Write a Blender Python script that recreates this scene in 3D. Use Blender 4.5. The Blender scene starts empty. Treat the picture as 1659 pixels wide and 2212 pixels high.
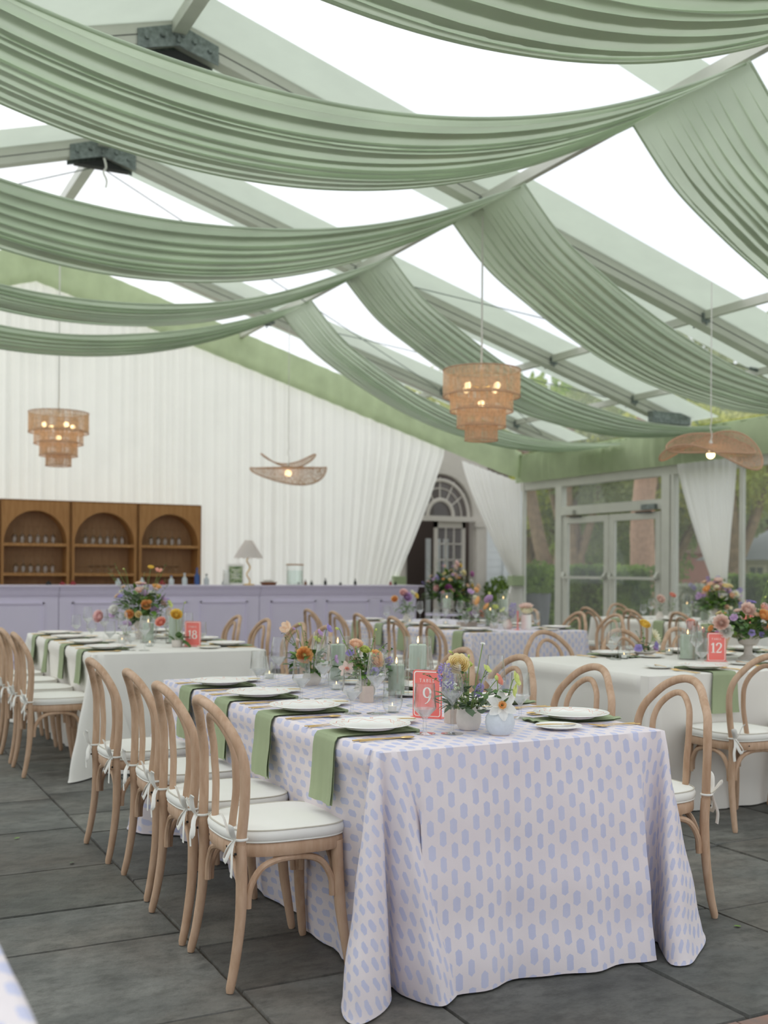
import bpy, math, random
from mathutils import Vector, Matrix, Euler
random.seed(7)
PI = math.pi
sin, cos = math.sin, math.cos
C = bpy.context.scene.collection
sc = bpy.context.scene

EXPO, SKY, SUN = -0.06, 1.2, 1.5
# ---------------------------------------------------------------- helpers
def lin(c):
    return tuple(((v/255)/12.92 if v/255 <= .04045 else ((v/255+.055)/1.055)**2.4) for v in c)

class MB:
    def __init__(s): s.v = []; s.f = []; s.uv = None; s.mi = []
    def add(s, vs, fs, M=None, m=0):
        n = len(s.v)
        for p in vs:
            p = Vector(p)
            s.v.append(M @ p if M is not None else p)
        for f in fs:
            s.f.append(tuple(i+n for i in f)); s.mi.append(m)
        return s
    def box(s, x0, x1, y0, y1, z0, z1, M=None, m=0):
        return s.add([(x0,y0,z0),(x1,y0,z0),(x1,y1,z0),(x0,y1,z0),(x0,y0,z1),(x1,y0,z1),(x1,y1,z1),(x0,y1,z1)],
              [(0,3,2,1),(4,5,6,7),(0,1,5,4),(1,2,6,5),(2,3,7,6),(3,0,4,7)], M, m)
    def bar(s, a, b, w, h, up=(0,0,1), m=0):
        a = Vector(a); b = Vector(b); d = (b-a).normalized(); u = Vector(up); r = d.cross(u).normalized(); u = r.cross(d)
        vs = []
        for p in (a, b):
            for sx, sz in ((-1,-1),(1,-1),(1,1),(-1,1)): vs.append(p+r*sx*w/2+u*sz*h/2)
        return s.add(vs, [(0,1,2,3),(7,6,5,4),(0,4,5,1),(1,5,6,2),(2,6,7,3),(3,7,4,0)], None, m)
    def tube(s, pts, r, seg=8, closed=False, M=None, flat=1.0, m=0, up=None):
        P = [Vector(p) for p in pts]; n = len(P)
        R = r if isinstance(r, (list, tuple)) else [r]*n
        vs = []; prev = None
        for i in range(n):
            if closed: t = P[(i+1) % n]-P[i-1]
            else: t = P[min(i+1,n-1)]-P[max(i-1,0)]
            t = t.normalized() if t.length > 1e-9 else Vector((0,0,1))
            if up is not None: u = Vector(up)
            elif prev is None: u = Vector((0,0,1)) if abs(t.z) < .9 else Vector((1,0,0))
            else: u = prev
            a = t.cross(u)
            a = a.normalized() if a.length > 1e-6 else t.orthogonal().normalized()
            b = a.cross(t).normalized(); prev = b
            for k in range(seg):
                g = 2*PI*k/seg
                vs.append(P[i]+a*cos(g)*R[i]+b*sin(g)*R[i]*flat)
        fs = []
        for i in range(n if closed else n-1):
            j = (i+1) % n
            for k in range(seg):
                l = (k+1) % seg
                fs.append((i*seg+k, i*seg+l, j*seg+l, j*seg+k))
        if not closed:
            fs.append(tuple(range(seg-1,-1,-1))); fs.append(tuple((n-1)*seg+k for k in range(seg)))
        return s.add(vs, fs, M, m)
    def lathe(s, prof, seg=20, M=None, m=0, rf=None):
        vs = []; fs = []
        for i, (r, z) in enumerate(prof):
            for k in range(seg):
                g = 2*PI*k/seg; q = r*(rf(g, z) if rf else 1)
                vs.append((q*cos(g), q*sin(g), z))
        for i in range(len(prof)-1):
            for k in range(seg):
                l = (k+1) % seg
                fs.append((i*seg+k, i*seg+l, (i+1)*seg+l, (i+1)*seg+k))
        return s.add(vs, fs, M, m)
    def grid(s, fn, nu, nv, M=None, m=0):
        vs = [fn(i/nu, j/nv) for j in range(nv+1) for i in range(nu+1)]
        fs = [(j*(nu+1)+i, j*(nu+1)+i+1, (j+1)*(nu+1)+i+1, (j+1)*(nu+1)+i) for j in range(nv) for i in range(nu)]
        return s.add(vs, fs, M, m)
    def ell(s, c, r, seg=10, rings=6, M=None, m=0):
        if not isinstance(r, (tuple, list)): r = (r, r, r)
        vs = []; fs = []
        for j in range(rings+1):
            a = -PI/2+PI*j/rings
            for k in range(seg):
                g = 2*PI*k/seg
                vs.append((c[0]+r[0]*cos(a)*cos(g), c[1]+r[1]*cos(a)*sin(g), c[2]+r[2]*sin(a)))
        for j in range(rings):
            for k in range(seg):
                l = (k+1) % seg
                fs.append((j*seg+k, j*seg+l, (j+1)*seg+l, (j+1)*seg+k))
        return s.add(vs, fs, M, m)
    def poly(s, pts, z0, z1, M=None, m=0):          # prism over an xy outline
        n = len(pts)
        return s.add([(x,y,z0) for x,y in pts]+[(x,y,z1) for x,y in pts],
              [tuple(range(n-1,-1,-1)), tuple(range(n,2*n))]+[(i,(i+1)%n,(i+1)%n+n,i+n) for i in range(n)], M, m)
    def mesh(s, name, mats, smooth=True):
        me = bpy.data.meshes.new(name)
        me.from_pydata([tuple(p) for p in s.v], [], s.f)
        if not isinstance(mats, (list, tuple)): mats = [mats]
        for q in mats: me.materials.append(q)
        if len(mats) > 1:
            for p, q in zip(me.polygons, s.mi): p.material_index = q
        if s.uv:
            ul = me.uv_layers.new(name='UVMap')
            for l in me.loops: ul.data[l.index].uv = s.uv[l.vertex_index]
        if smooth:
            me.polygons.foreach_set('use_smooth', [True]*len(me.polygons))
            try: me.set_sharp_from_angle(angle=math.radians(smooth if smooth > 1 else 42))
            except Exception: pass
        me.update()
        return me
    def build(s, name, mats, parent=None, smooth=True):
        o = bpy.data.objects.new(name, s.mesh(name, mats, smooth)); C.objects.link(o)
        if parent is not None: o.parent = parent
        return o

def obj_from(me, name, parent=None):
    o = bpy.data.objects.new(name, me); C.objects.link(o)
    if parent is not None: o.parent = parent
    return o
def tag(o, label=None, cat=None, group=None, kind=None):
    if label: o['label'] = label
    if cat: o['category'] = cat
    if group: o['group'] = group
    if kind: o['kind'] = kind
    return o
def thing(name, label, cat, loc=(0,0,0), rz=0, group=None):
    o = bpy.data.objects.new(name, None); C.objects.link(o); o.empty_display_size = .1
    o.location = loc; o.rotation_euler = (0,0,rz)
    return tag(o, label, cat, group)
def kids(o): return [c for c in C.objects if c.parent == o]
TREE = {}
def reg(o): TREE[o.name] = [(c, [g for g in c.children]) for c in o.children]; return o
def dup(o, loc, rz, label=None, group=None, scale=None):
    r = o.copy(); C.objects.link(r); r.location = loc; r.rotation_euler = (0,0,rz)
    if label: r['label'] = label
    if group: r['group'] = group
    if scale: r.scale = scale
    for ch, gs in TREE[o.name]:
        c = ch.copy(); C.objects.link(c); c.parent = r
        for g in gs:
            d = g.copy(); C.objects.link(d); d.parent = c
    return r
class Proto:
    """first placement uses the original, later ones copy it"""
    def __init__(s, root): s.root = root; s.used = False; reg(root)
    def put(s, loc, rz=0, label=None, group=None, scale=None):
        if s.used: return dup(s.root, loc, rz, label, group, scale)
        s.used = True; r = s.root; r.location = loc; r.rotation_euler = (0,0,rz)
        if label: r['label'] = label
        if group: r['group'] = group
        if scale: r.scale = scale
        return r
def T(x=0,y=0,z=0,rx=0,ry=0,rz=0,s=1):
    return Matrix.Translation((x,y,z)) @ Euler((rx,ry,rz)).to_matrix().to_4x4() @ Matrix.Diagonal((s,s,s,1) if not isinstance(s,tuple) else (*s,1))
def aim(p, d, s=1, roll=0):
    d = Vector(d).normalized()
    return Matrix.Translation(p) @ d.to_track_quat('Z','Y').to_matrix().to_4x4() @ Matrix.Rotation(roll,4,'Z') @ Matrix.Diagonal((s,s,s,1))
def spline(pts, n):
    P = [Vector(p) for p in pts]; out = []; m = len(P)-1
    for i in range(n+1):
        t = i/n*m; k = min(int(t), m-1); u = t-k
        a = P[max(k-1,0)]; b = P[k]; c = P[k+1]; d = P[min(k+2,m)]
        out.append(.5*((2*b)+(-a+c)*u+(2*a-5*b+4*c-d)*u*u+(-a+3*b-3*c+d)*u**3))
    return out
def interp(tab, x):
    if x <= tab[0][0]: return tab[0][1]
    for (a, b), (c, d) in zip(tab, tab[1:]):
        if x <= c: return b+(d-b)*(x-a)/(c-a)
    return tab[-1][1]

# ---------------------------------------------------------------- materials
class NT:
    def __init__(s, name):
        s.mat = bpy.data.materials.new(name); s.mat.use_nodes = True
        s.t = s.mat.node_tree; s.t.nodes.clear(); s.out = s.n('ShaderNodeOutputMaterial')
    def n(s, typ, **kw):
        q = s.t.nodes.new(typ)
        for k, v in kw.items():
            if k in q.inputs: 
                if hasattr(v, 'is_output') or isinstance(v, bpy.types.NodeSocket): s.t.links.new(v, q.inputs[k])
                else: q.inputs[k].default_value = v
            else: setattr(q, k, v)
        return q
    def l(s, a, b): s.t.links.new(a, b)
    def math(s, op, a, b=None, c=None):
        q = s.t.nodes.new('ShaderNodeMath'); q.operation = op
        for i, v in enumerate((a, b, c)):
            if v is None: continue
            if isinstance(v, bpy.types.NodeSocket): s.t.links.new(v, q.inputs[i])
            else: q.inputs[i].default_value = v
        return q.outputs[0]
    def mix(s, fac, a, b):
        q = s.t.nodes.new('ShaderNodeMix'); q.data_type = 'RGBA'
        for i, v in ((0, fac), (6, a), (7, b)):
            if isinstance(v, bpy.types.NodeSocket): s.t.links.new(v, q.inputs[i])
            elif i == 0: q.inputs[0].default_value = v
            else: q.inputs[i].default_value = (*v, 1) if len(v) == 3 else v
        return q.outputs[2]
    def noise(s, scale, detail=3, vec=None, rough=.55):
        q = s.n('ShaderNodeTexNoise'); q.inputs['Scale'].default_value = scale; q.inputs['Detail'].default_value = detail
        q.inputs['Roughness'].default_value = rough
        if vec is None: vec = s.n('ShaderNodeTexCoord').outputs['Object']
        s.l(vec, q.inputs['Vector'])
        return q.outputs['Fac']
    def ramp(s, fac, a, b, p0=0., p1=1.):
        q = s.n('ShaderNodeMapRange'); s.l(fac, q.inputs[0]); q.inputs[1].default_value = p0; q.inputs[2].default_value = p1
        return s.mix(q.outputs[0], a, b)
    def scaled(s, v, kind='Object'):
        q = s.n('ShaderNodeMapping'); q.inputs['Scale'].default_value = v
        s.l(s.n('ShaderNodeTexCoord').outputs[kind], q.inputs['Vector']); return q.outputs[0]
    def bump(s, h, strength=.2, dist=.002):
        q = s.n('ShaderNodeBump'); q.inputs['Strength'].default_value = strength; q.inputs['Distance'].default_value = dist
        s.l(h, q.inputs['Height']); return q.outputs[0]
    def bsdf(s, col, rough=.5, metal=0, spec=.5, normal=None, **kw):
        q = s.n('ShaderNodeBsdfPrincipled')
        if isinstance(col, bpy.types.NodeSocket): s.l(col, q.inputs['Base Color'])
        else: q.inputs['Base Color'].default_value = (*col, 1)
        q.inputs['Roughness'].default_value = rough; q.inputs['Metallic'].default_value = metal
        q.inputs['Specular IOR Level'].default_value = spec
        if normal is not None: s.l(normal, q.inputs['Normal'])
        for k, v in kw.items(): q.inputs[k.replace('_',' ')].default_value = v
        return q.outputs[0]
    def end(s, sh): s.l(sh, s.out.inputs[0]); return s.mat
    def mixs(s, fac, a, b):
        q = s.t.nodes.new('ShaderNodeMixShader')
        if isinstance(fac, bpy.types.NodeSocket): s.l(fac, q.inputs[0])
        else: q.inputs[0].default_value = fac
        s.l(a, q.inputs[1]); s.l(b, q.inputs[2]); return q.outputs[0]

def facing(k, f0, f1, pw=3.0):
    lw = k.n('ShaderNodeLayerWeight'); lw.inputs[0].default_value = .5
    return k.math('ADD', f0, k.math('MULTIPLY', k.math('POWER', lw.outputs['Facing'], pw), f1))
def plain(name, rgb, rough=.5, metal=0, var=0, vs=8, bump=0, bs=60, spec=.4, **kw):
    k = NT(name); c = lin(rgb)
    col = c
    if var: col = k.ramp(k.noise(vs, 4), tuple(v*(1-var) for v in c), tuple(min(1,v*(1+var)) for v in c), .3, .7)
    nm = k.bump(k.noise(bs, 3), bump, .003) if bump else None
    return k.end(k.bsdf(col, rough, metal, spec, nm, **kw))
def cloth(name, rgb, trans=0., weave=600, var=.04, rough=.85, bump=.15, sheen=0):
    k = NT(name); c = lin(rgb)
    n1 = k.noise(3, 3)
    col = k.ramp(n1, tuple(v*(1-var) for v in c), tuple(min(1,v*(1+var)) for v in c), .3, .7)
    wv = k.noise(1, 2, k.scaled((weave, weave*.25, weave)))
    nm = k.bump(wv, bump, .0006)
    sh = k.bsdf(col, rough, 0, .25, nm)
    if trans:
        t = k.n('ShaderNodeBsdfTranslucent'); k.l(col, t.inputs['Color'])
        sh = k.mixs(trans, sh, t.outputs[0])
    return k.end(sh)
def wood(name, a, b, scale=(14,14,1.2), rough=.55, bump=.12):
    k = NT(name)
    v = k.scaled(scale)
    n1 = k.noise(2.2, 5, v, .6); n2 = k.noise(9, 4, v)
    f = k.math('ADD', k.math('MULTIPLY', n1, .7), k.math('MULTIPLY', n2, .3))
    col = k.ramp(f, lin(a), lin(b), .35, .68)
    return k.end(k.bsdf(col, rough, 0, .35, k.bump(n2, bump, .001)))
def glassy(name, tint=(1,1,1), ior=1.45, rough=.0, gain=1.0):
    """thin clear sheet: transparent with a fresnel mirror"""
    k = NT(name)
    t = k.n('ShaderNodeBsdfTransparent'); t.inputs[0].default_value = (*tint, 1)
    g = k.n('ShaderNodeBsdfGlossy'); g.inputs['Roughness'].default_value = rough
    return k.end(k.mixs(facing(k, .03*gain, .55*gain, 4), t.outputs[0], g.outputs[0]))

M = {}
M['chair'] = wood('pale_beech', (204,174,148), (176,142,112), (9,9,2.0), .5)
M['cushion'] = cloth('ivory_canvas', (240,239,232), 0, 500, .02, .8, .12)
M['piping'] = cloth('ivory_piping', (205,200,186), 0, 500, .02)
M['napkin'] = cloth('sage_linen', (160,172,138), 0, 350, .06, .9, .35)
M['white_cloth'] = cloth('pale_linen', (236,233,226), 0, 300, .025, .9, .3)
M['curtain'] = cloth('sheer_white', (252,251,248), .5, 300, .02, .9, .05)
M['valance'] = cloth('green_valance', (188,202,164), .3, 200, .08, .85, .4)
def drape_mat():
    k = NT('sage_satin'); c = lin((206,218,196))
    col = k.ramp(k.noise(2, 3), tuple(v*.94 for v in c), tuple(v*1.06 for v in c), .3, .7)
    sh = k.bsdf(col, .36, 0, .6, k.bump(k.noise(1, 2, k.scaled((60,500,60))), .08, .001))
    t = k.n('ShaderNodeBsdfTranslucent'); k.l(col, t.inputs['Color'])
    return k.end(k.mixs(.42, sh, t.outputs[0]))
M['drape'] = drape_mat()
def blob_cloth():
    k = NT('blotch_print_cloth')
    uv = k.n('ShaderNodeTexCoord').outputs['UV']
    sp = k.n('ShaderNodeSeparateXYZ'); k.l(uv, sp.inputs[0])
    U, V = sp.outputs[0], sp.outputs[1]
    CW, CH = .0415, .084
    w1 = k.noise(9, 2, uv); 
    a = k.math('DIVIDE', U, CW)
    ia = k.math('FLOOR', a)
    odd = k.math('MODULO', k.math('ABSOLUTE', ia), 2.0)
    # per column stagger
    b = k.math('ADD', k.math('DIVIDE', V, CH), k.math('MULTIPLY', odd, .5))
    ib = k.math('FLOOR', b)
    cm = k.n('ShaderNodeCombineXYZ'); k.l(ia, cm.inputs[0]); k.l(ib, cm.inputs[1])
    wn = k.n('ShaderNodeTexWhiteNoise'); k.l(cm.outputs[0], wn.inputs['Vector'])
    ws = k.n('ShaderNodeSeparateColor'); k.l(wn.outputs['Color'], ws.inputs[0])
    fx = k.math('SUBTRACT', k.math('FRACT', a), .5)
    fy = k.math('SUBTRACT', k.math('FRACT', b), .5)
    fx = k.math('ADD', fx, k.math('MULTIPLY', k.math('SUBTRACT', ws.outputs[0], .5), .16))
    fy = k.math('ADD', fy, k.math('MULTIPLY', k.math('SUBTRACT', ws.outputs[1], .5), .12))
    X = k.math('MULTIPLY', k.math('ABSOLUTE', fx), CW)      # metres from blot centre
    Y = k.math('MULTIPLY', k.math('ABSOLUTE', fy), CH)
    hw = k.math('ADD', .0108, k.math('MULTIPLY', ws.outputs[2], .0025))
    # elongated hexagon with pointed short ends
    e1 = k.math('SUBTRACT', X, hw)
    e2 = k.math('SUBTRACT', k.math('ADD', Y, k.math('MULTIPLY', X, .75)), .0275)
    d = k.math('MAXIMUM', e1, e2)
    d = k.math('ADD', d, k.math('MULTIPLY', k.math('SUBTRACT', k.noise(70, 2, uv), .5), .004))
    f = k.n('ShaderNodeMapRange'); k.l(d, f.inputs[0]); f.inputs[1].default_value = -.0006; f.inputs[2].default_value = .0006
    f.inputs[3].default_value = 1; f.inputs[4].default_value = 0
    tone = k.ramp(k.noise(6, 3, uv), lin((196,199,225)), lin((206,207,228)), .3, .7)
    base = k.ramp(k.noise(4, 3, uv), lin((228,219,223)), lin((234,226,228)), .3, .7)
    col = k.mix(f.outputs[0], base, tone)
    return k.end(k.bsdf(col, .85, 0, .25, k.bump(k.math('ADD', k.noise(700, 2, uv), k.math('MULTIPLY', k.noise(3.5, 2, k.scaled((1.6,1.6,.7))), 22)), .55, .0011)))
M['print'] = blob_cloth()
M['gold'] = plain('brushed_gold', (240,204,142), .36, 1.0)
M['brass'] = plain('brass', (214,176,96), .3, 1.0)
M['white_cer'] = plain('white_porcelain', (246,245,240), .18, 0, spec=.5)
def plate_mat():
    k = NT('ribbon_plate')
    sp = k.n('ShaderNodeSeparateXYZ'); k.l(k.n('ShaderNodeTexCoord').outputs['Object'], sp.inputs[0])
    x, y = sp.outputs[0], sp.outputs[1]
    r = k.math('SQRT', k.math('ADD', k.math('MULTIPLY', x, x), k.math('MULTIPLY', y, y)))
    th = k.math('ARCTAN2', y, x)
    s1 = k.math('SINE', k.math('MULTIPLY', th, 7))
    s2 = k.math('SINE', k.math('ADD', k.math('MULTIPLY', th, 14), 1.1))
    wav = k.math('ADD', .112, k.math('ADD', k.math('MULTIPLY', s1, .011), k.math('MULTIPLY', s2, .004)))
    d1 = k.math('ABSOLUTE', k.math('SUBTRACT', r, wav))
    wav2 = k.math('ADD', .1, k.math('MULTIPLY', k.math('SINE', k.math('ADD', k.math('MULTIPLY', th, 7), 2.2)), .012))
    d2 = k.math('ADD', k.math('ABSOLUTE', k.math('SUBTRACT', r, wav2)), .0006)
    # bow loops where the ribbons meet the rim
    ph = k.math('SUBTRACT', k.math('FRACT', k.math('DIVIDE', k.math('ADD', th, 7.0), 2*PI/7)), .5)
    bx = k.math('MULTIPLY', ph, .1); by = k.math('SUBTRACT', r, .125)
    rr = k.math('SQRT', k.math('ADD', k.math('MULTIPLY', bx, bx), k.math('MULTIPLY', by, by)))
    d3 = k.math('SUBTRACT', k.math('ABSOLUTE', k.math('SUBTRACT', rr, .004)), .0004)
    d = k.math('MINIMUM', k.math('MINIMUM', d1, d2), d3)
    f = k.math('LESS_THAN', d, .0012)
    col = k.mix(f, lin((247,246,241)), lin((232,138,108)))
    rib = k.math('SINE', k.math('MULTIPLY', th, 130))
    msk = k.math('GREATER_THAN', r, .098)
    return k.end(k.bsdf(col, .2, 0, .5, k.bump(k.math('MULTIPLY', rib, msk), .12, .001)))
M['plate'] = plate_mat()
def glass_mat(name):
    """clear bowl, whitened to imitate sky light refracted where the glass is thick"""
    k = NT(name)
    t = k.n('ShaderNodeBsdfTransparent'); t.inputs[0].default_value = (.985,.99,.988,1)
    g = k.n('ShaderNodeBsdfGlossy'); g.inputs['Roughness'].default_value = .02
    gl = k.n('ShaderNodeBsdfGlass'); gl.inputs['IOR'].default_value = 1.3; gl.inputs['Roughness'].default_value = .06
    sp = k.n('ShaderNodeSeparateXYZ'); k.l(k.n('ShaderNodeTexCoord').outputs['Object'], sp.inputs[0])
    return k, t, g, gl, sp.outputs[2]
def stemware(name, z0, z1):
    k, t, g, gl, z = glass_mat(name)
    base = k.mixs(facing(k, .05, 1.0, 2.6), t.outputs[0], g.outputs[0])
    low = k.mixs(.15, t.outputs[0], gl.outputs[0])
    m1 = k.math('MULTIPLY', k.math('GREATER_THAN', z, z0), k.math('LESS_THAN', z, z1))
    d = k.n('ShaderNodeBsdfTranslucent'); d.inputs[0].default_value = (.95,.97,.98,1)
    low = k.mixs(.17, low, d.outputs[0])  # white mixed into the bowl base imitates sky light refracted there
    return k.end(k.mixs(m1, base, k.mixs(facing(k, .12, .9, 2.6), low, g.outputs[0])))
M['wine'] = stemware('wine_crystal', .100, .1445)
M['goblet'] = stemware('goblet_crystal', .05, .0875)
M['glass'] = stemware('shelf_crystal', .094, .138)
M['thin'] = glassy('thin_glass', (.982,.99,.985), 1.45, 0, 1.9)
def pane_mat():
    k = NT('hazy_clear_pane')
    t = k.n('ShaderNodeBsdfTransparent'); t.inputs[0].default_value = (.97,.98,.975,1)
    d = k.n('ShaderNodeBsdfTranslucent'); d.inputs[0].default_value = (.9,.92,.9,1)
    g = k.n('ShaderNodeBsdfGlossy'); g.inputs['Roughness'].default_value = .03
    return k.end(k.mixs(facing(k, .02, .35, 4), k.mixs(.045, t.outputs[0], d.outputs[0]), g.outputs[0]))
M['pane'] = pane_mat()
def film():
    k = NT('clear_roof_film')
    t = k.n('ShaderNodeBsdfTransparent'); t.inputs[0].default_value = (.975,.985,.99,1)
    d = k.n('ShaderNodeBsdfTranslucent')
    n = k.noise(.9, 5, None, .6)
    n2 = k.noise(1, 4, k.scaled((.25,3,.25)), .6)
    c = k.ramp(n, lin((215,222,228)), lin((252,253,255)), .3, .65); k.l(c, d.inputs['Color'])
    g = k.n('ShaderNodeBsdfGlossy'); g.inputs['Roughness'].default_value = .35
    q = k.n('ShaderNodeMapRange'); k.l(n2, q.inputs[0]); q.inputs[1].default_value = .35; q.inputs[2].default_value = .75; q.inputs[3].default_value = .02; q.inputs[4].default_value = .16
    return k.end(k.mixs(facing(k, .01, .10, 3), k.mixs(q.outputs[0], t.outputs[0], d.outputs[0]), g.outputs[0]))
M['film'] = film()
M['flap'] = cloth('roof_band_vinyl', (214,222,208), .5, 200, .03, .6, .05)
M['alu'] = plain('painted_aluminium', (206,206,196), .45, .1, .05, 3)
M['alu_dark'] = plain('grey_groove', (70,70,66), .6)
M['galv'] = plain('galvanised_steel', (128,136,134), .5, .6, .35, 25)
M['black'] = plain('black_rubber', (30,32,30), .6)
M['cable'] = plain('steel_cable', (86,100,94), .5, .5)
M['cord'] = plain('white_cord', (224,222,214), .6)
M['coral'] = plain('coral_acrylic', (243,128,120), .3)
M['white_paint'] = plain('white_print', (250,247,240), .5)
M['rattan'] = None
def raffia(name, rgb, gap=.25, freq=220):
    k = NT(name); c = lin(rgb)
    col = k.ramp(k.noise(30, 3), tuple(v*.8 for v in c), tuple(v*1.15 for v in c), .3, .7)
    sh = k.bsdf(col, .75, 0, .2)
    t = k.n('ShaderNodeBsdfTranslucent'); k.l(col, t.inputs['Color'])
    sh = k.mixs(.3, sh, t.outputs[0])
    sp = k.n('ShaderNodeSeparateXYZ'); k.l(k.n('ShaderNodeTexCoord').outputs['Object'], sp.inputs[0])
    th = k.math('ARCTAN2', sp.outputs[1], sp.outputs[0])
    cx = k.n('ShaderNodeCombineXYZ'); k.l(k.math('MULTIPLY', th, 6), cx.inputs[0]); k.l(sp.outputs[2], cx.inputs[1])
    w = k.math('FRACT', k.math('MULTIPLY', th, freq/(2*PI)))
    loose = k.n('ShaderNodeMapRange'); k.l(k.noise(2.2, 3, cx.outputs[0]), loose.inputs[0]); loose.inputs[1].default_value = .45; loose.inputs[2].default_value = .7
    loose.inputs[3].default_value = gap*.5; loose.inputs[4].default_value = gap*2.2
    hole = k.math('LESS_THAN', w, loose.outputs[0])
    tr = k.n('ShaderNodeBsdfTransparent')
    return k.end(k.mixs(hole, sh, tr.outputs[0]))
M['raffia'] = raffia('raffia_strands', (220,184,150), .34, 260)
def woven(name, rgb):
    k = NT(name); c = lin(rgb)
    co = k.n('ShaderNodeTexCoord').outputs['Object']
    v = k.n('ShaderNodeTexVoronoi', feature='DISTANCE_TO_EDGE'); v.inputs['Scale'].default_value = 55; k.l(co, v.inputs['Vector'])
    col = k.ramp(k.noise(40, 3), tuple(q*.75 for q in c), tuple(q*1.15 for q in c), .3, .7)
    sh = k.bsdf(col, .8, 0, .2)
    t = k.n('ShaderNodeBsdfTranslucent'); k.l(col, t.inputs['Color'])
    hole = k.math('GREATER_THAN', v.outputs['Distance'], .16)
    return k.end(k.mixs(hole, k.mixs(.35, sh, t.outputs[0]), k.n('ShaderNodeBsdfTransparent').outputs[0]))
M['woven'] = woven('woven_fibre', (202,166,138))
M['woven_rim'] = plain('fibre_rim', (196,158,130), .8)
def emis(name, rgb, st):
    k = NT(name); e = k.n('ShaderNodeEmission'); e.inputs[0].default_value = (*lin(rgb), 1); e.inputs[1].default_value = st
    return k.end(e.outputs[0])
M['bulb'] = emis('warm_bulb', (255,226,170), 5)
M['flame'] = emis('candle_flame', (255,214,150), 4)
M['sage_wax'] = plain('sage_wax', (178,190,172), .5, 0, .04, 20)
M['white_wax'] = plain('white_wax', (246,244,238), .5)
M['lilac'] = plain('lilac_paint', (233,224,245), .55, 0, .02, 2)
M['lilac_top'] = plain('lilac_counter', (222,212,232), .4)
M['oak'] = wood('oak_veneer', (186,138,84), (160,112,62), (10,10,1.2), .5)
M['oak_in'] = wood('oak_inner', (178,140,100), (156,118,82), (14,14,2), .6)
M['stone'] = plain('stoneware', (222,214,206), .7, 0, .05, 30, .2, 90)
M['stone_blue'] = plain('speckled_blue_glaze', (206,212,218), .35, 0, .05, 60, .25, 60)
M['stone_rose'] = plain('rose_stoneware', (206,190,178), .7, 0, .06, 30)
M['leaf'] = plain('leaf_green', (78,112,56), .5, 0, .3, 30)
M['leaf2'] = plain('leaf_grey_green', (100,118,92), .55, 0, .25, 30)
M['leaf3'] = plain('leaf_bright', (110,146,60), .5, 0, .25, 30)
M['stem'] = plain('stem_green', (128,150,84), .6)
def petal(name, rgb, v=.08):
    k = NT(name); c = lin(rgb)
    col = k.ramp(k.noise(60, 2), tuple(q*(1-v) for q in c), tuple(min(1, q*(1+v)) for q in c), .3, .7)
    t = k.n('ShaderNodeBsdfTranslucent'); k.l(col, t.inputs['Color'])
    return k.end(k.mixs(.45, k.bsdf(col, .6, 0, .2), t.outputs[0]))
PET = dict(peach=(254,224,200), orange=(254,208,146), yellow=(251,222,120), cream=(247,244,222), white=(250,248,243), pink=(250,216,214),
           coral=(252,190,172), mauve=(214,184,222), purple=(184,170,224), blush=(248,226,216), lime=(222,230,150), magenta=(206,132,188), butter=(255,238,194))
P = {n: petal('petal_'+n, c) for n, c in PET.items()}
# ---------------------------------------------------------------- camera
yaw, pitch, roll = math.radians(27.1014), math.radians(.130), math.radians(.3835)
fw = Vector((sin(yaw)*cos(pitch), cos(yaw)*cos(pitch), sin(pitch)))
r0 = Vector((cos(yaw), -sin(yaw), 0)); u0 = r0.cross(fw)
rt = r0*cos(roll)+u0*sin(roll); up = -r0*sin(roll)+u0*cos(roll)
cam = bpy.data.cameras.new('camera'); co = bpy.data.objects.new('camera', cam); C.objects.link(co)
mw = Matrix((( rt.x, up.x, -fw.x, 0), (rt.y, up.y, -fw.y, 0), (rt.z, up.z, -fw.z, 1.32), (0,0,0,1)))
co.matrix_world = mw
cam.sensor_fit = 'HORIZONTAL'; cam.sensor_width = 36; cam.lens = 2362.2*36/1659
cam.shift_y = (1226.57-1106)/1659; cam.clip_start = .05; cam.clip_end = 400
cam.dof.use_dof = True; cam.dof.focus_distance = 3.9; cam.dof.aperture_fstop = 3.8
sc.camera = co
sc.view_settings.view_transform = 'Standard'; sc.view_settings.look = 'None'; sc.view_settings.gamma = 1
sc.view_settings.use_curve_mapping = False
sc.view_settings.exposure = EXPO
sc.cycles.max_bounces = 14; sc.cycles.transparent_max_bounces = 28; sc.cycles.transmission_bounces = 10
sc.cycles.caustics_reflective = False; sc.cycles.caustics_refractive = False
sc.cycles.sample_clamp_indirect = 6
try: sc.cycles.use_denoising = True
except Exception: pass
# world : bright overcast
w = bpy.data.worlds.new('overcast_sky'); sc.world = w; w.use_nodes = True; t = w.node_tree; t.nodes.clear()
tc = t.nodes.new('ShaderNodeTexCoord'); mp = t.nodes.new('ShaderNodeMapping'); mp.inputs['Scale'].default_value = (1,1,2.2)
nz = t.nodes.new('ShaderNodeTexNoise'); nz.inputs['Scale'].default_value = 2.4; nz.inputs['Detail'].default_value = 5
cr = t.nodes.new('ShaderNodeValToRGB'); cr.color_ramp.elements[0].position = .3; cr.color_ramp.elements[1].position = .62
cr.color_ramp.elements[0].color = (.80,.85,.90,1); cr.color_ramp.elements[1].color = (.97,.985,1,1)
bg = t.nodes.new('ShaderNodeBackground'); bg.inputs[1].default_value = SKY
wo = t.nodes.new('ShaderNodeOutputWorld')
t.links.new(tc.outputs['Generated'], mp.inputs[0]); t.links.new(mp.outputs[0], nz.inputs['Vector'])
t.links.new(nz.outputs['Fac'], cr.inputs[0]); t.links.new(cr.outputs[0], bg.inputs[0])
sx = t.nodes.new('ShaderNodeSeparateXYZ'); mr = t.nodes.new('ShaderNodeMapRange')   # gradient added: sky brighter towards the far end to backlight the curtains
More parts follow.
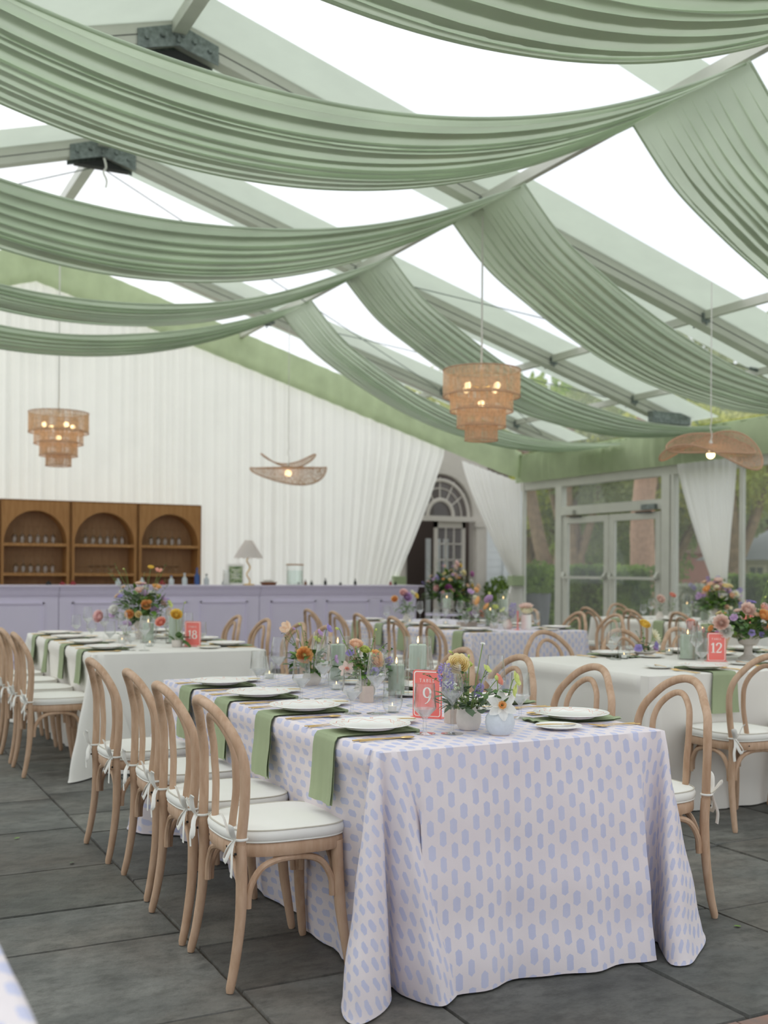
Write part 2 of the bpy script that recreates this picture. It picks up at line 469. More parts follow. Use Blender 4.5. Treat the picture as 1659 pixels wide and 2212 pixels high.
t.links.new(tc.outputs['Generated'], sx.inputs[0]); t.links.new(sx.outputs[1], mr.inputs[0])
mr.inputs[1].default_value = -1; mr.inputs[2].default_value = .9; mr.inputs[3].default_value = SKY*.98; mr.inputs[4].default_value = SKY*1.2
t.links.new(mr.outputs[0], bg.inputs[1]); t.links.new(bg.outputs[0], wo.inputs[0])
# soft sun through the cloud, high beyond the far end of the tent
sl = bpy.data.lights.new('sun', 'SUN'); sl.energy = SUN; sl.angle = math.radians(50); sl.color = (1,.985,.95)
so = bpy.data.objects.new('sun', sl); C.objects.link(so); so.rotation_euler = (math.radians(-36), math.radians(-14), 0)

# ---------------------------------------------------------------- layout numbers
XR, ZR, SL = 2.7, 6.1, .30            # ridge, ridge height, roof slope
XW, YE = 11.2, 16.5                   # right wall, end wall
XL = 2*XR-XW
YN = -5.0
def zr(x): return ZR-SL*abs(x-XR)

# ---------------------------------------------------------------- floor
def floor_mat():
    k = NT('slate_paving')
    at = k.n('ShaderNodeVertexColor'); at.layer_name = 'tone'
    n1 = k.noise(2.2, 6, k.scaled((1,1.5,1)), .65); n2 = k.noise(26, 5, None, .7); n3 = k.noise(6, 5, k.scaled((1,1.7,1)), .7)
    a = k.ramp(n1, lin((80,82,79)), lin((130,130,124)), .32, .70)
    n4 = k.noise(1.1, 5, None, .6)
    w4 = k.n('ShaderNodeMapRange'); k.l(n4, w4.inputs[0]); w4.inputs[1].default_value = .45; w4.inputs[2].default_value = .7
    a = k.mix(k.math('MULTIPLY', w4.outputs[0], .55), a, lin((118,106,94)))
    vn = k.noise(9, 6, k.scaled((1,1.5,1)), .75)
    dk = k.n('ShaderNodeMapRange'); k.l(vn, dk.inputs[0]); dk.inputs[1].default_value = .36; dk.inputs[2].default_value = .56; dk.inputs[3].default_value = .55; dk.inputs[4].default_value = 0
    a = k.mix(dk.outputs[0], a, lin((58,58,54)))
    b = k.t.nodes.new('ShaderNodeMix'); b.data_type = 'RGBA'; b.blend_type = 'MULTIPLY'; b.inputs[0].default_value = 1
    k.l(a, b.inputs[6]); k.l(at.outputs[0], b.inputs[7])
    sp = k.n('ShaderNodeMapRange'); k.l(n2, sp.inputs[0]); sp.inputs[1].default_value = .68; sp.inputs[2].default_value = .8
    c = k.mix(k.math('MULTIPLY', sp.outputs[0], .5), b.outputs[2], lin((168,168,162)))
    rg = k.n('ShaderNodeMapRange'); k.l(n1, rg.inputs[0]); rg.inputs[3].default_value = .5; rg.inputs[4].default_value = .75
    q = k.n('ShaderNodeBsdfPrincipled'); k.l(c, q.inputs['Base Color']); k.l(rg.outputs[0], q.inputs['Roughness']); q.inputs['Specular IOR Level'].default_value = .35
    h = k.math('ADD', k.math('MULTIPLY', n3, .6), k.math('MULTIPLY', n2, .4))
    k.l(k.bump(h, .8, .008), q.inputs['Normal'])
    return k.end(q.outputs[0])
def build_floor():
    rnd = random.Random(5)
    m = MB(); tones = []
    def tile(x0, x1, y0, y1, tone, g=.0035, zt=0.):
        e = .005
        dz = rnd.uniform(-.003, 0)+zt
        cs = [(x0+g,y0+g),(x1-g,y0+g),(x1-g,y1-g),(x0+g,y1-g)]; out = []
        tl = rnd.uniform(-.012, .012)
        for q in range(4):
            (ax,ay),(bx,by) = cs[q], cs[(q+1) % 4]
            nseg = max(2, int(math.hypot(bx-ax, by-ay)/.09))
            for i in range(nseg):
                f = i/nseg; w_ = rnd.uniform(-.0022, .0022)
                out.append((ax+(bx-ax)*f+(w_ if q % 2 else 0), ay+(by-ay)*f+(0 if q % 2 else w_)+0))
        cx, cy = (x0+x1)/2, (y0+y1)/2; n = len(out)
        inn = [(p[0]+(e if p[0] < cx else -e), p[1]+(e if p[1] < cy else -e), dz) for p in out]
        m.add(inn+[(p[0],p[1],dz-.014) for p in out], [tuple(range(n))]+[(n+i, n+(i+1) % n, (i+1) % n, i) for i in range(n)])
        tones.append((tone, 2*n))
    xs = [-.1, .52, 1.17, 1.68, 2.46, 3.1]
    x = 3.1
    while x < XW+6: x += rnd.choice([.48,.62,.76,.9]); xs.append(x)
    x = -.1; left = []
    while x > XL-.3: x -= rnd.choice([.48,.62,.76]); left.append(x)
    xs = left[::-1]+xs
    for a, b in zip(xs, xs[1:]):
        y = 2.4 if a > 1 else YN
        first = True
        while y < 19.5:
            L = rnd.choice([.44,.6,.6,.76,.92,1.1])
            if first: L = rnd.uniform(.35,.9); first = False
            v = rnd.uniform(.74,1.08)
            tile(a, b, y, min(y+L, 19.6), (v*rnd.uniform(.98,1.03), v, v*rnd.uniform(.96,1.02)))
            y += L
    base = MB(); base.box(XL-.5, XW+6.2, YN-.2, 19.7, -.08, -.011)
    for q in base.v: pass
    n0 = len(m.v); m.add(base.v, base.f); tones.append(((.42,.36,.31), 8))
    me = m.mesh('floor', floor_mat(), False)
    ca = me.color_attributes.new(name='tone', type='FLOAT_COLOR', domain='POINT')
    i = 0
    for tcol, n in tones:
        for _ in range(n): ca.data[i].color = (*tcol, 1); i += 1
    tag(obj_from(me, 'floor'), kind='structure')
    # brick border near the camera's right
    b = MB(); y = 2.395; r = 0
    while y > -1.5:
        x = 1.2+(r % 2)*.1
        while x < 7:
            b.box(x+.004, x+.196, y-.092, y-.004, -.05, rnd.uniform(-.003,.001)); x += .2
        y -= .096; r += 1
    k = NT('old_red_brick'); col = k.ramp(k.noise(7, 4), lin((150,118,104)), lin((120,112,106)), .35, .7)
    o = b.build('floor_brick_border', k.end(k.bsdf(col, .8, 0, .3, k.bump(k.noise(40, 4), .5, .004))), None, False); tag(o, kind='structure')
build_floor()

# ---------------------------------------------------------------- tent frame
def frame():
    ys = [3.6, 9.33, 12.2, 15.15]
    roof = MB()
    for s in (1, -1):
        x1 = XR+s*(XW+.25-XR); z1 = ZR-SL*(XW+.25-XR)
        roof.add([(XR,YN,ZR+.02),(x1,YN,z1+.02),(x1,YE+.2,z1+.02),(XR,YE+.2,ZR+.02)], [(0,1,2,3)])
    tag(roof.build('ceiling', M['film'], None, False), kind='structure')
    n = 0
    for y in ys:
        for s in (1, -1):
            n += 1
            a = Vector((XR+s*.02, y, ZR-.105)); e = Vector((XR+s*(XW-XR), y, ZR-.105-SL*(XW-XR)))
            b = MB(); b.bar(a, e, .15, .19)
            o = b.build('trim_%d' % n, M['alu'], None, False); tag(o, kind='structure')
            g = MB()
            d = (e-a)
            for sy in (-1, 1): g.bar(a+Vector((0,sy*.076,-.02)), e+Vector((0,sy*.076,-.02)), .004, .008)
            g.build('groove', M['alu_dark'], o, False)
            fl = MB()
            dz = -.035
            for ya, yb in ((y-.64, y-.03), (y+.03, y+.62)):
                fl.add([(XR+s*.04,ya,ZR+dz),(XR+s*(XW-XR),ya,ZR+dz-SL*(XW-XR)),(XR+s*(XW-XR),yb,ZR+dz-SL*(XW-XR)),(XR+s*.04,yb,ZR+dz)], [(0,1,2,3)])
            fl.build('roof_band', M['flap'], o, False)
    # a lone vinyl seam band between frames
    b = MB(); b.add([(XR,6.2,ZR-.01),(6.0,6.2,ZR-.01-SL*3.3),(6.0,6.74,ZR-.01-SL*3.3),(XR,6.74,ZR-.01)], [(0,1,2,3)])
    tag(b.build('trim_%d' % (n+1), M['flap'], None, False), kind='structure')
    # purlins
    k = n+1
    for x, w_, h_ in ((XR,.12,.12),(5.82,.06,.10),(-1.0,.06,.10),(8.75,.06,.09),(10.15,.06,.08),(XR-6.05,.06,.09)):
        k += 1; b = MB(); z = zr(x)-.09+(-.06 if abs(x-5.82) < .1 or x == -1.0 else 0)
        b.bar((x,YN,z),(x,YE,z), w_, h_)
        if x in (5.82,):
            pass
        o = b.build('trim_%d' % k, M['alu'], None, False); tag(o, kind='structure')
        for y in ys:
            for s in (-1, 1):
                br = MB(); br.box(x-.05, x+.05, y+s*.08-.02, y+s*.08+.02, z-.08, z+.02)
                br.tube([(x,y+s*.1,z-.07),(x,y+s*.1,z-.11)], .012, 6); br.build('bracket', M['galv'], o, False)
    # ridge plates with pegs and a dark gusset
    for y in (9.33, 12.2):
        t_ = thing('ridge_plate', 'galvanised bolted ridge plate on the %s peak of the roof frame' % ('nearer' if y < 10 else 'farther'), 'bracket', (XR, y, ZR-.16))
        b = MB(); out = [(-.36,-.19),(0,-.09),(.36,-.19),(.36,-.02),(0,.1),(-.36,-.02)]
        for yy in (-.09, .084):
            b.add([(p[0],yy,p[1]) for p in out]+[(p[0],yy+.008,p[1]) for p in out],
                  [(0,1,2,3,4,5),(11,10,9,8,7,6)]+[(i,(i+1)%6,(i+1)%6+6,i+6) for i in range(6)])
        b.build('plate', M['galv'], t_, False)
        for (px, pz) in ((-.28,-.08),(-.14,-.03),(.14,-.03),(.28,-.08),(0,-.05)):
            c = MB(); c.tube([(px,-.115,pz),(px,-.08,pz)], .022, 6); c.build('bolt', M['galv'], t_)
        b = MB(); b.add([(-.3,-.05,-.2),(.3,-.05,-.2),(0,-.05,-.11),(-.3,.05,-.2),(.3,.05,-.2),(0,.05,-.11)], [(0,1,2),(5,4,3),(0,3,4,1),(1,4,5,2),(2,5,3,0)])
        b.build('gusset', M['black'], t_, False)
        if y > 10:
            b = MB(); b.tube(spline([(0,-.12,-.12),(.02,-.13,-.22),(-.01,-.13,-.28),(.03,-.12,-.36),(.02,-.12,-.44)], 12), .012, 6)
            b.build('rope_end', M['cord'], t_)
    # bracing cables
    cs = [((2.75,12.25,5.75),(8.6,15.0,4.2)),((2.6,12.25,5.75),(-2.2,15.05,4.62)),((6.2,12.3,4.95),(10.7,15.1,3.6)),((10.9,12.1,3.6),(6.3,15.0,4.95)),((10.7,9.45,3.62),(6.5,12.1,4.9))]
    for i, (a, b_) in enumerate(cs):
        b = MB(); b.tube([a, b_], .006, 5)
        o = b.build('bracing_cable', M['cable'])
        tag(o, ['thin steel bracing cable running right from the farther ridge plate','thin steel bracing cable running left from the farther ridge plate','thin crossing cable under the roof film above the tiered lamp','thin crossing cable under the roof film near the far corner','thin cable in the roof above the right glass doors'][i], 'cable')
        if i > 2:
            q = MB(); A = Vector(a); B = Vector(b_); d = (B-A).normalized()
            p0 = A+d*.35; q.tube([p0, p0+d*.1, p0+d*.12, p0+d*.32, p0+d*.34, p0+d*.45], [.02,.025,.012,.012,.025,.02], 8); q.build('turnbuckle', M['galv'], o)
frame()

# ---------------------------------------------------------------- ceiling swags
CR = 3.3
def pleats(seed, n=11):
    """hanging folds: returns (dz, dy) for a place v across the cloth and u along it"""
    rr = random.Random(seed)
    ws = [rr.uniform(.55, 1.45) for _ in range(n)]; t_ = sum(ws); e = [0]
    for w_ in ws: e.append(e[-1]+w_/t_)
    A = [rr.uniform(.4, 1.5) for _ in range(n)]; ph = [rr.uniform(0, 6.28) for _ in range(n+1)]; fr = [rr.uniform(1.5, 4) for _ in range(n)]
    def f(v, u):
        v = min(max(v+.012*sin(u*5+ph[0])+.006*sin(u*11+ph[1]), 0), .9999)
        i = max(k for k in range(n) if e[k] <= v)
        q = (v-e[i])/(e[i+1]-e[i])
        a_ = A[i]*(.7+.45*sin(u*fr[i]*2+ph[i]))
        D = .2
        if q < D: z = .5+.5*cos(PI*q/D)
        else: z = ((q-D)/(1-D))**1.25
        return (z-.5)*a_*2, (z-.5)*2*(e[i+1]-e[i])
    return f
def swag(y0, y1, zn, zf, seed, label, inset=0):
    pl = pleats(seed, 10 if seed < 3 else 8); m = MB()
    XC, CR = 2.41, 3.38
    xa, xb = XC-CR, XC+CR
    ze = 4.93
    cn, cf = (ze-zn)/CR**2, (ze-zf)/CR**2
    def fn(u, v):
        x = xa+(xb-xa)*u
        e = abs(2*u-1)
        w_ = min(1, (1-e)*5)
        z = (zn+cn*(x-XC)**2)*(1-v)+(zf+cf*(x-XC)**2)*v
        y = y0+(y1-y0)*v
        nar = inset*(1-e*e); y = (y-(y0+y1)/2)*(1-nar)+(y0+y1)/2
        dz, dy = pl(v, u)
        belly = -.04*(1-e**2)*sin(PI*v)
        g = w_*min(1, 12*v*(1-v))
        return (x, y+dy*.55*g, z+belly+dz*.023*w_)
    m.grid(fn, 70, 240)
    # rolled front hem
    for v in (0, 1): m.tube([Vector(fn(i/60, v)) for i in range(61)], .012, 6)
    o = m.build('draped_swag', M['drape'], None, 180); tag(o, label, 'drape', None); return o
swag(2.90, 4.20, 3.713, 3.675, 1, 'green ceiling swag nearest the camera, crossing the top edge of the photo')
swag(5.74, 6.95, 3.974, 3.925, 2, 'widest green ceiling swag across the ridge, second from the camera')
swag(8.57, 9.75, 4.118, 3.906, 3, 'green ceiling swag across the ridge, third from the camera', .1)
swag(11.21, 12.30, 4.032, 4.003, 4, 'thin-looking green ceiling swag across the ridge, second from the bar wall', .12)
swag(13.61, 14.52, 4.157, 4.051, 5, 'green ceiling swag across the ridge closest to the bar wall', .1)
tabE = [(5.785,4.935),(6.22,4.505),(6.75,4.176),(7.24,3.925),(7.72,3.713),(8.30,3.520),(8.88,3.395),(9.46,3.308),(10.04,3.274),(10.66,3.289),(11.05,3.313)]
def eave_swag(y0, y1, seed, label):
    pl = pleats(seed, 11); m = MB()
    cur = spline([(x, 0, z) for x, z in tabE], 90)
    def fn(u, v):
        c = cur[min(90, int(round(u*90)))]
        w_ = min(1, u*5) if u < .5 else min(1, (1-u)*4+.3)
        y = y0+(y1-y0)*v
        nx = .5*(1-u)
        dz, dy = pl(v, u); g = w_*min(1, 12*v*(1-v))
        belly = -.06*sin(PI*u)*sin(PI*v)
        return (c.x+dz*.01*w_*nx, y+dy*.5*g, c.z+dz*.022*w_+belly-.02*sin(PI*u))
    m.grid(fn, 80, 280)
    for v in (0, 1): m.tube([Vector(fn(i/90, v)) for i in range(91)], .010, 6)
    tag(m.build('falling_swag', M['drape'], None, 180), label, 'drape')
eave_swag(5.70, 6.95, 11, 'green swag falling to the right eave at the upper right corner of the photo')
eave_swag(8.49, 9.79, 12, 'broad green swag falling to the right eave behind the nearer tiered lamp cord')
eave_swag(11.19, 12.40, 13, 'green swag falling to the right eave just behind the nearer tiered lamp')
eave_swag(13.51, 14.52, 14, 'green swag falling to the right eave farthest back beside the bar wall')

# ---------------------------------------------------------------- valances
def valance():
    m = MB()
    rv = random.Random(33); kv = [(rv.uniform(4,15), rv.uniform(0,6.28), rv.uniform(.2,.6)) for _ in range(7)]
    pl = lambda s_, v_: sum(a_*sin(2*PI*f_*s_+p_) for f_, p_, a_ in kv)
    ya = YE-.12
    for s in (1, -1):
        def fn(u, v):
            x = XR+s*(XW-.05-XR)*u
            top = 6.02-SL*abs(x-XR)-.02
            q = max(0, 1-(XW-x)/.55) if s > 0 else 0
            pinch = .13*q*q
            y = ya-.03*sin(PI*v)-.018*pl(u*3, v)*(.5+q*2)-.10*q*q*(v)
            return (x, y, top-v*(.53-pinch*.3)+.02*sin(u*40)*v*0)
        m.grid(fn, 150, 8)
    o = m.build('gable_valance', M['valance'], None, 180); tag(o, 'sloping green fabric valance above the white curtain wall', 'valance')
    m = MB()
    def fn(u, v):
        y = YE-.1-(YE-.1-3)*u
        q = max(0, 1-(YE-y)/.6)
        return (XW-.1-.03*sin(PI*v)-.012*pl(u*6, v)-.1*q*q*v, y, 3.40-.03*sin(u*60)*0-v*(.50))
    m.grid(fn, 200, 8)
    m.box(XW-.1, XW+.08, 3, YE-.1, 3.38, 3.41)
    o = m.build('eave_valance', M['valance'], None, 180); tag(o, 'straight green fabric valance above the glass doors on the right', 'valance')
    # shadowed eave beam behind it
    b = MB(); b.box(XW-.02, XW+.18, YN, YE, 3.2, 3.42); tag(b.build('trim_30', M['alu'], None, False), kind='structure')
    # corner bracket hardware
    for bb, lb in (((10.75,10.95,YE-.5,YE-.2,3.52,3.66),'dark steel frame joint above the green valance in the far corner'),((10.4,11.1,12.02,12.12,3.44,3.60),'galvanised frame joint at the eave behind the upper right pendant lamp')):
        b = MB(); b.box(*bb); o = b.build('frame_joint', M['galv'], None, False); tag(o, lb, 'bracket')
valance()

# ---------------------------------------------------------------- curtains
def curtain(name, label, fn, nu, nv, parts=()):
    m = MB(); m.grid(fn, nu, nv)
    o = m.build(name, M['curtain'], None, 180); tag(o, label, 'curtain'); return o
def pl_fn(seed, freq):
    rr = random.Random(seed); ph = [rr.uniform(0, 6.28) for _ in range(6)]
    return lambda s: .6*sin(s*freq+.6*sin(s*freq*.13+ph[0]))+.3*sin(s*freq*1.9+ph[1])+.25*sin(s*freq*.41+ph[2])
def c1():
    # wide gathered wall : hangs from the gable valance, its right edge swept to a tie
    edge = [(3.40,9.60),(2.54,9.29),(1.82,8.98),(1.22,8.70),(1.0,8.64),(.6,8.72),(0,8.8)]
    edge = [(z,x) for z,x in reversed(edge)]
    f = pl_fn(3, 34)
    def fn(u, v):
        s = XL+.1+(9.6-XL-.1)*u
        xt = s; zt = 5.62-SL*abs(s-XR)+.03*sin(s*44)*0
        z = zt*(1-v)+.01
        xe = interp(edge, min(z, 3.4))
        k = max(0, (s-7.4)/2.2)
        x = s+(xe-9.6)*k**1.3
        a = (.036+.02*v)*(.65+.35*sin(s*3.1))
        return (x, YE-.05+a*f(s), z+(.03 if v == 0 else 0)*sin(s*44+.6))
    curtain('wall_curtain', 'long white gathered curtain wall behind the wooden bar shelves', fn, 1300, 14)
c1()
def tied(name, label, axis, top0, top1, ztop0, ztop1, mid, half, zt, zb, flare, freq, seed, fixed, inward):
    """axis 'x': runs along x at y=fixed ; axis 'y': runs along y at x=fixed"""
    f = pl_fn(seed, 1)
    root = thing(name, label, 'curtain', (0,0,0))
    def fn(u, v):
        ztop = ztop0+(ztop1-ztop0)*u
        z = ztop*(1-v)+.02*v
        s = top0+(top1-top0)*u
        h0, h1 = mid-half, mid+half
        if z > zt:
            k = (ztop-z)/(ztop-zt); k1 = k**1.25
            s = s+(h0+(h1-h0)*u-s)*k1
        elif z > zb: s = h0+(h1-h0)*u
        else:
            k = (zb-z)/zb
            e0, e1 = h0-flare*k**.7, h1+flare*.3*k**.7
            s = e0+(e1-e0)*u
        a = .03+.03*(1-min(1, abs(z-(zt+zb)/2)/1.2))
        w_ = fixed+inward*a*f(u*freq)
        return (s, w_, z) if axis == 'x' else (w_, s, z)
    m = MB(); m.grid(fn, 200, 36)
    m.build('curtain_panel', M['curtain'], root, 180)
    b = MB()
    h = half+.025
    if axis == 'x': b.box(mid-h, mid+h, fixed-.09, fixed+.09, zb, zt)
    else: b.box(fixed-.09, fixed+.09, mid-h, mid+h, zb, zt)
    b.build('green_band', M['valance'], root, False)
    c0 = (mid, fixed, 0) if axis == 'x' else (fixed, mid, 0)
    for ch in root.children: ch.matrix_parent_inverse = Matrix.Translation((-c0[0], -c0[1], 0))
    root.location = c0
    return root
tied('corner_curtain', 'white curtain tied with a green band in the far corner beside the arch', 'x', 9.88, 11.12, 3.25, 2.92, 11.04, .10, 1.235, 1.06, .22, 62, 5, YE-.12, 1)
tied('door_curtain', 'white curtain tied with a green band right of the glass doors', 'y', 12.25, 11.08, 2.9, 2.9, 11.40, -.14, 1.235, 1.05, -.2, 56, 6, XW-.12, 1)
b = MB(); b.box(8.58, 8.80, YE-.14, YE+.02, 1.06, 1.22)
tag(b.build('curtain_tieback', M['valance'], None, False), 'green fabric tieback holding the curtain at the right end of the bar', 'tieback')

# ---------------------------------------------------------------- right glass wall and doors
def rwall():
    k = [0]
    def post(y0, y1, z0, z1, x0=XW-.04, x1=XW+.07):
        k[0] += 1; b = MB(); b.box(x0, x1, y0, y1, z0, z1)
        tag(b.build('trim_%d' % (40+k[0]), M['alu'], None, False), kind='structure')
    post(YN, YE, 2.77, 3.2, XW, XW+.12)             # header
    post(15.2, 15.37, 0, 2.77); post(12.52, 12.70, 0, 2.77); post(12.44, 12.49, 0, 2.77)
    post(11.10, 11.16, 0, 3.0, XW-.01, XW+.05); post(16.36, 16.42, 0, 3.0, XW-.01, XW+.05)
    for y in (8.6, 6.1, 3.6, 1.1): post(y, y+.08, 0, 2.77)
    post(12.70, 15.2, 2.27, 2.42)                    # lintel
    post(YN, 12.5, -.0, .08); post(15.37, YE, 0, .08)
    for i, (a, b_) in enumerate(((YN,12.5),(15.37,YE))):
        p = MB(); p.box(XW+.01, XW+.016, a, b_, .08, 2.77); tag(p.build('window_%d' % (i+1), M['pane'], None, False), kind='structure')
    p = MB(); p.box(XW+.01, XW+.016, 12.7, 15.2, 2.42, 2.77); tag(p.build('window_3', M['pane'], None, False), kind='structure')
    for i, (a, b_) in enumerate(((13.97, 15.16),(12.74, 13.93))):
        b = MB(); s = .11
        x0, x1 = XW-.02, XW+.03
        b.box(x0,x1,a,a+s,.02,2.24); b.box(x0,x1,b_-s,b_,.02,2.24); b.box(x0,x1,a+s,b_-s,2.13,2.24); b.box(x0,x1,a+s,b_-s,.02,.24)
        d = b.build('door_%d' % (i+1), M['alu'], None, False); tag(d, kind='structure')
        p = MB(); p.box(XW+.0, XW+.006, a+s, b_-s, .24, 2.13); p.build('door_pane', M['pane'], d, False)
        h = MB(); h.box(XW-.10, XW-.06, a+.05, b_-.05, 1.20, 1.245)
        for y in (a+.05, b_-.05): h.bar((XW-.08,y,1.22),(XW-.02,y+(.04 if y > (a+b_)/2 else -.0),1.30), .05, .05)
        h.build('push_bar', M['alu'], d, False)
        cl = MB(); yy = b_-.35 if i == 0 else a+.05
        cl.box(XW-.10, XW-.02, yy, yy+.3, 2.27, 2.35); cl.build('door_closer', M['galv'] if i else M['alu'], d, False)
        ar = MB(); ar.box(XW-.08, XW-.06, yy-.2 if i == 0 else yy+.1, yy+.1 if i == 0 else yy+.45, 2.22, 2.25); ar.build('closer_arm', M['alu_dark'], d, False)
    # end wall piece right of the corner curtain and left glass wall
    b = MB(); b.box(XL-.03, XL+.03, YN, YE, 0, .1); b.box(XL-.03, XL+.03, YN, YE, 2.9, 3.4)
    for y in range(-4, 16, 3): b.box(XL-.03, XL+.03, y, y+.08, .1, 2.9)
    tag(b.build('wall_left', M['alu'], None, False), kind='structure')
    p = MB(); p.box(XL-.004, XL+.004, YN, YE, .1, 2.9); tag(p.build('window_4', M['pane'], None, False), kind='structure')
rwall()

# ---------------------------------------------------------------- house beyond the end wall
def house():
    YH = 18.0; cx, R, zs = 10.42, .78, 2.36
    wm = plain('house_trim', (196,190,182), .7, 0, .03)
    wh = plain('white_siding', (226,230,232), .7, 0, .02)
    m = MB(); n = 24
    # wall with arched opening
    arc = [(cx+R*cos(PI*i/n), zs+1.12*R*sin(PI*i/n)) for i in range(n+1)]
    for (xa, za), (xb, zb) in zip(arc, arc[1:]):
        m.add([(xa,YH,za),(xb,YH,zb),(xb,YH,4.0),(xa,YH,4.0),(xa,YH+.25,za),(xb,YH+.25,zb)], [(0,1,2,3),(0,4,5,1)])
    m.box(cx+R, 11.45, YH, YH+.25, 0, 4.0); m.box(9.1, cx-R, YH, YH+.25, 0, 4.0)
    o = m.build('wall_end', wm, None, False); tag(o, kind='structure')
    s = MB()
    for i in range(22): s.box(11.45, 12.4, YH+.22-.02*(i % 1), YH+.26, i*.14, i*.14+.136)
    s.box(12.22, 12.42, YH+.1, YH+.3, 1.44, 3.0); s.box(11.45,12.4,YH+.25,YH+.3,0,3.1)
    s.box(11.96, 12.05, YH+.18, YH+.3, 0, 1.6)
    tag(s.build('wall_siding', wh, None, False), kind='structure')
    pz = MB(); pz.box(11.17, 11.34, YH-.08, YH, 0, 2.2); pz.box(11.14, 11.37, YH-.1, YH, 2.16, 2.28)
    tag(pz.build('trim_60', wm, None, False), kind='structure')
    dk = MB(); dk.box(9.0, 13.4, YH+2.2, YH+2.25, 0, 4.2); dk.box(11.5, 11.55, YH+.3, YH+2.2, 0, 4.2); dk.box(9.0, 9.05, YH+.3, YH+2.2, 0, 4.2)
    tag(dk.build('wall_interior', plain('dim_interior', (110,98,92), .8), None, False), kind='structure')
    # arch trim rings and transom
    a = MB()
    for rr, w_ in ((R-.02,.05),(R-.16,.035),(R*.36,.04)):
        a.tube([(cx+rr*cos(PI*i/20), YH+.02, zs+1.1*rr*sin(PI*i/20)) for i in range(21)], w_, 6, flat=.6, up=(0,1,0))
    for g in (36, 62, 90, 118, 144):
        g = math.radians(g); a.bar((cx+R*.36*cos(g),YH+.05,zs+1.1*R*.36*sin(g)),(cx+(R-.1)*cos(g),YH+.05,zs+1.1*(R-.1)*sin(g)), .02, .02, (0,1,0))
    a.tube([(cx+.48*cos(PI*i/20), YH+.05, zs+.53*sin(PI*i/20)) for i in range(21)], .012, 5)
    a.box(cx-R, cx+R, YH-.02, YH+.12, zs-.1, zs)
    tag(a.build('window_5', wm, None, False), kind='structure')
    g = MB(); g.box(cx-R+.1, cx+R-.1, YH+.08, YH+.085, zs, zs+.74); g.build('fan_pane', M['pane'], C.objects['window_5'], False)
    # french door leaf right, open left leaf
    for i, (x0, x1, yy) in enumerate(((10.32, 11.0, YH+.06), (9.72, 9.96, YH+.5))):
        d = MB(); f = .07
        d.box(x0,x0+f,yy,yy+.05,0,2.26); d.box(x1-f,x1,yy,yy+.05,0,2.26); d.box(x0,x1,yy,yy+.05,2.14,2.26); d.box(x0,x1,yy,yy+.05,0,.3)
        nm = 3 if i == 0 else 2
        for j in range(1, nm): xx = x0+f+(x1-x0-2*f)*j/nm; d.box(xx-.01,xx+.01,yy,yy+.03,.3,2.14)
        for j in range(1, 6): zz = .3+1.84*j/6; d.box(x0+f,x1-f,yy,yy+.03,zz-.012,zz+.012)
        q = d.build('door_%d' % (3+i), wm, None, False); tag(q, kind='structure')
        p = MB(); p.box(x0+f,x1-f,yy+.01,yy+.015,.3,2.14); p.build('door_pane', M['pane'], q, False)
    # bright room seen through the panes
    lt = MB()
    for x in (10.5, 10.72, 10.9, 9.86): lt.box(x, x+.1, YH+.7, YH+.74, .2, 1.95)
    tag(lt.build('wall_inner_columns', wh, None, False), kind='structure')
house()

# ---------------------------------------------------------------- garden
def leafy(n, r, size, seed, sq=(1,1,1)):
    rr = random.Random(seed); m = MB()
    for _ in range(n):
        d = Vector((rr.gauss(0,1), rr.gauss(0,1), rr.gauss(0,1))).normalized()*r*rr.uniform(.6,1)
        p = Vector((d.x*sq[0], d.y*sq[1], d.z*sq[2]))
        s = size*rr.uniform(.6,1.3)
        e = Euler((rr.uniform(0,6), rr.uniform(0,6), rr.uniform(0,6))).to_matrix()
        a, b_ = e @ Vector((s,0,0)), e @ Vector((0,s*.6,0))
        m.add([p-a, p-b_, p+a, p+b_], [(0,1,2,3)])
    return m
def foliage_mat(name, a, b):
    k = NT(name); oi = k.noise(1.6, 3)
    col = k.ramp(oi, lin(a), lin(b), .35, .65)
    t_ = k.n('ShaderNodeBsdfTranslucent'); k.l(col, t_.inputs['Color'])
    return k.end(k.mixs(.5, k.bsdf(col, .7, 0, .2), t_.outputs[0]))
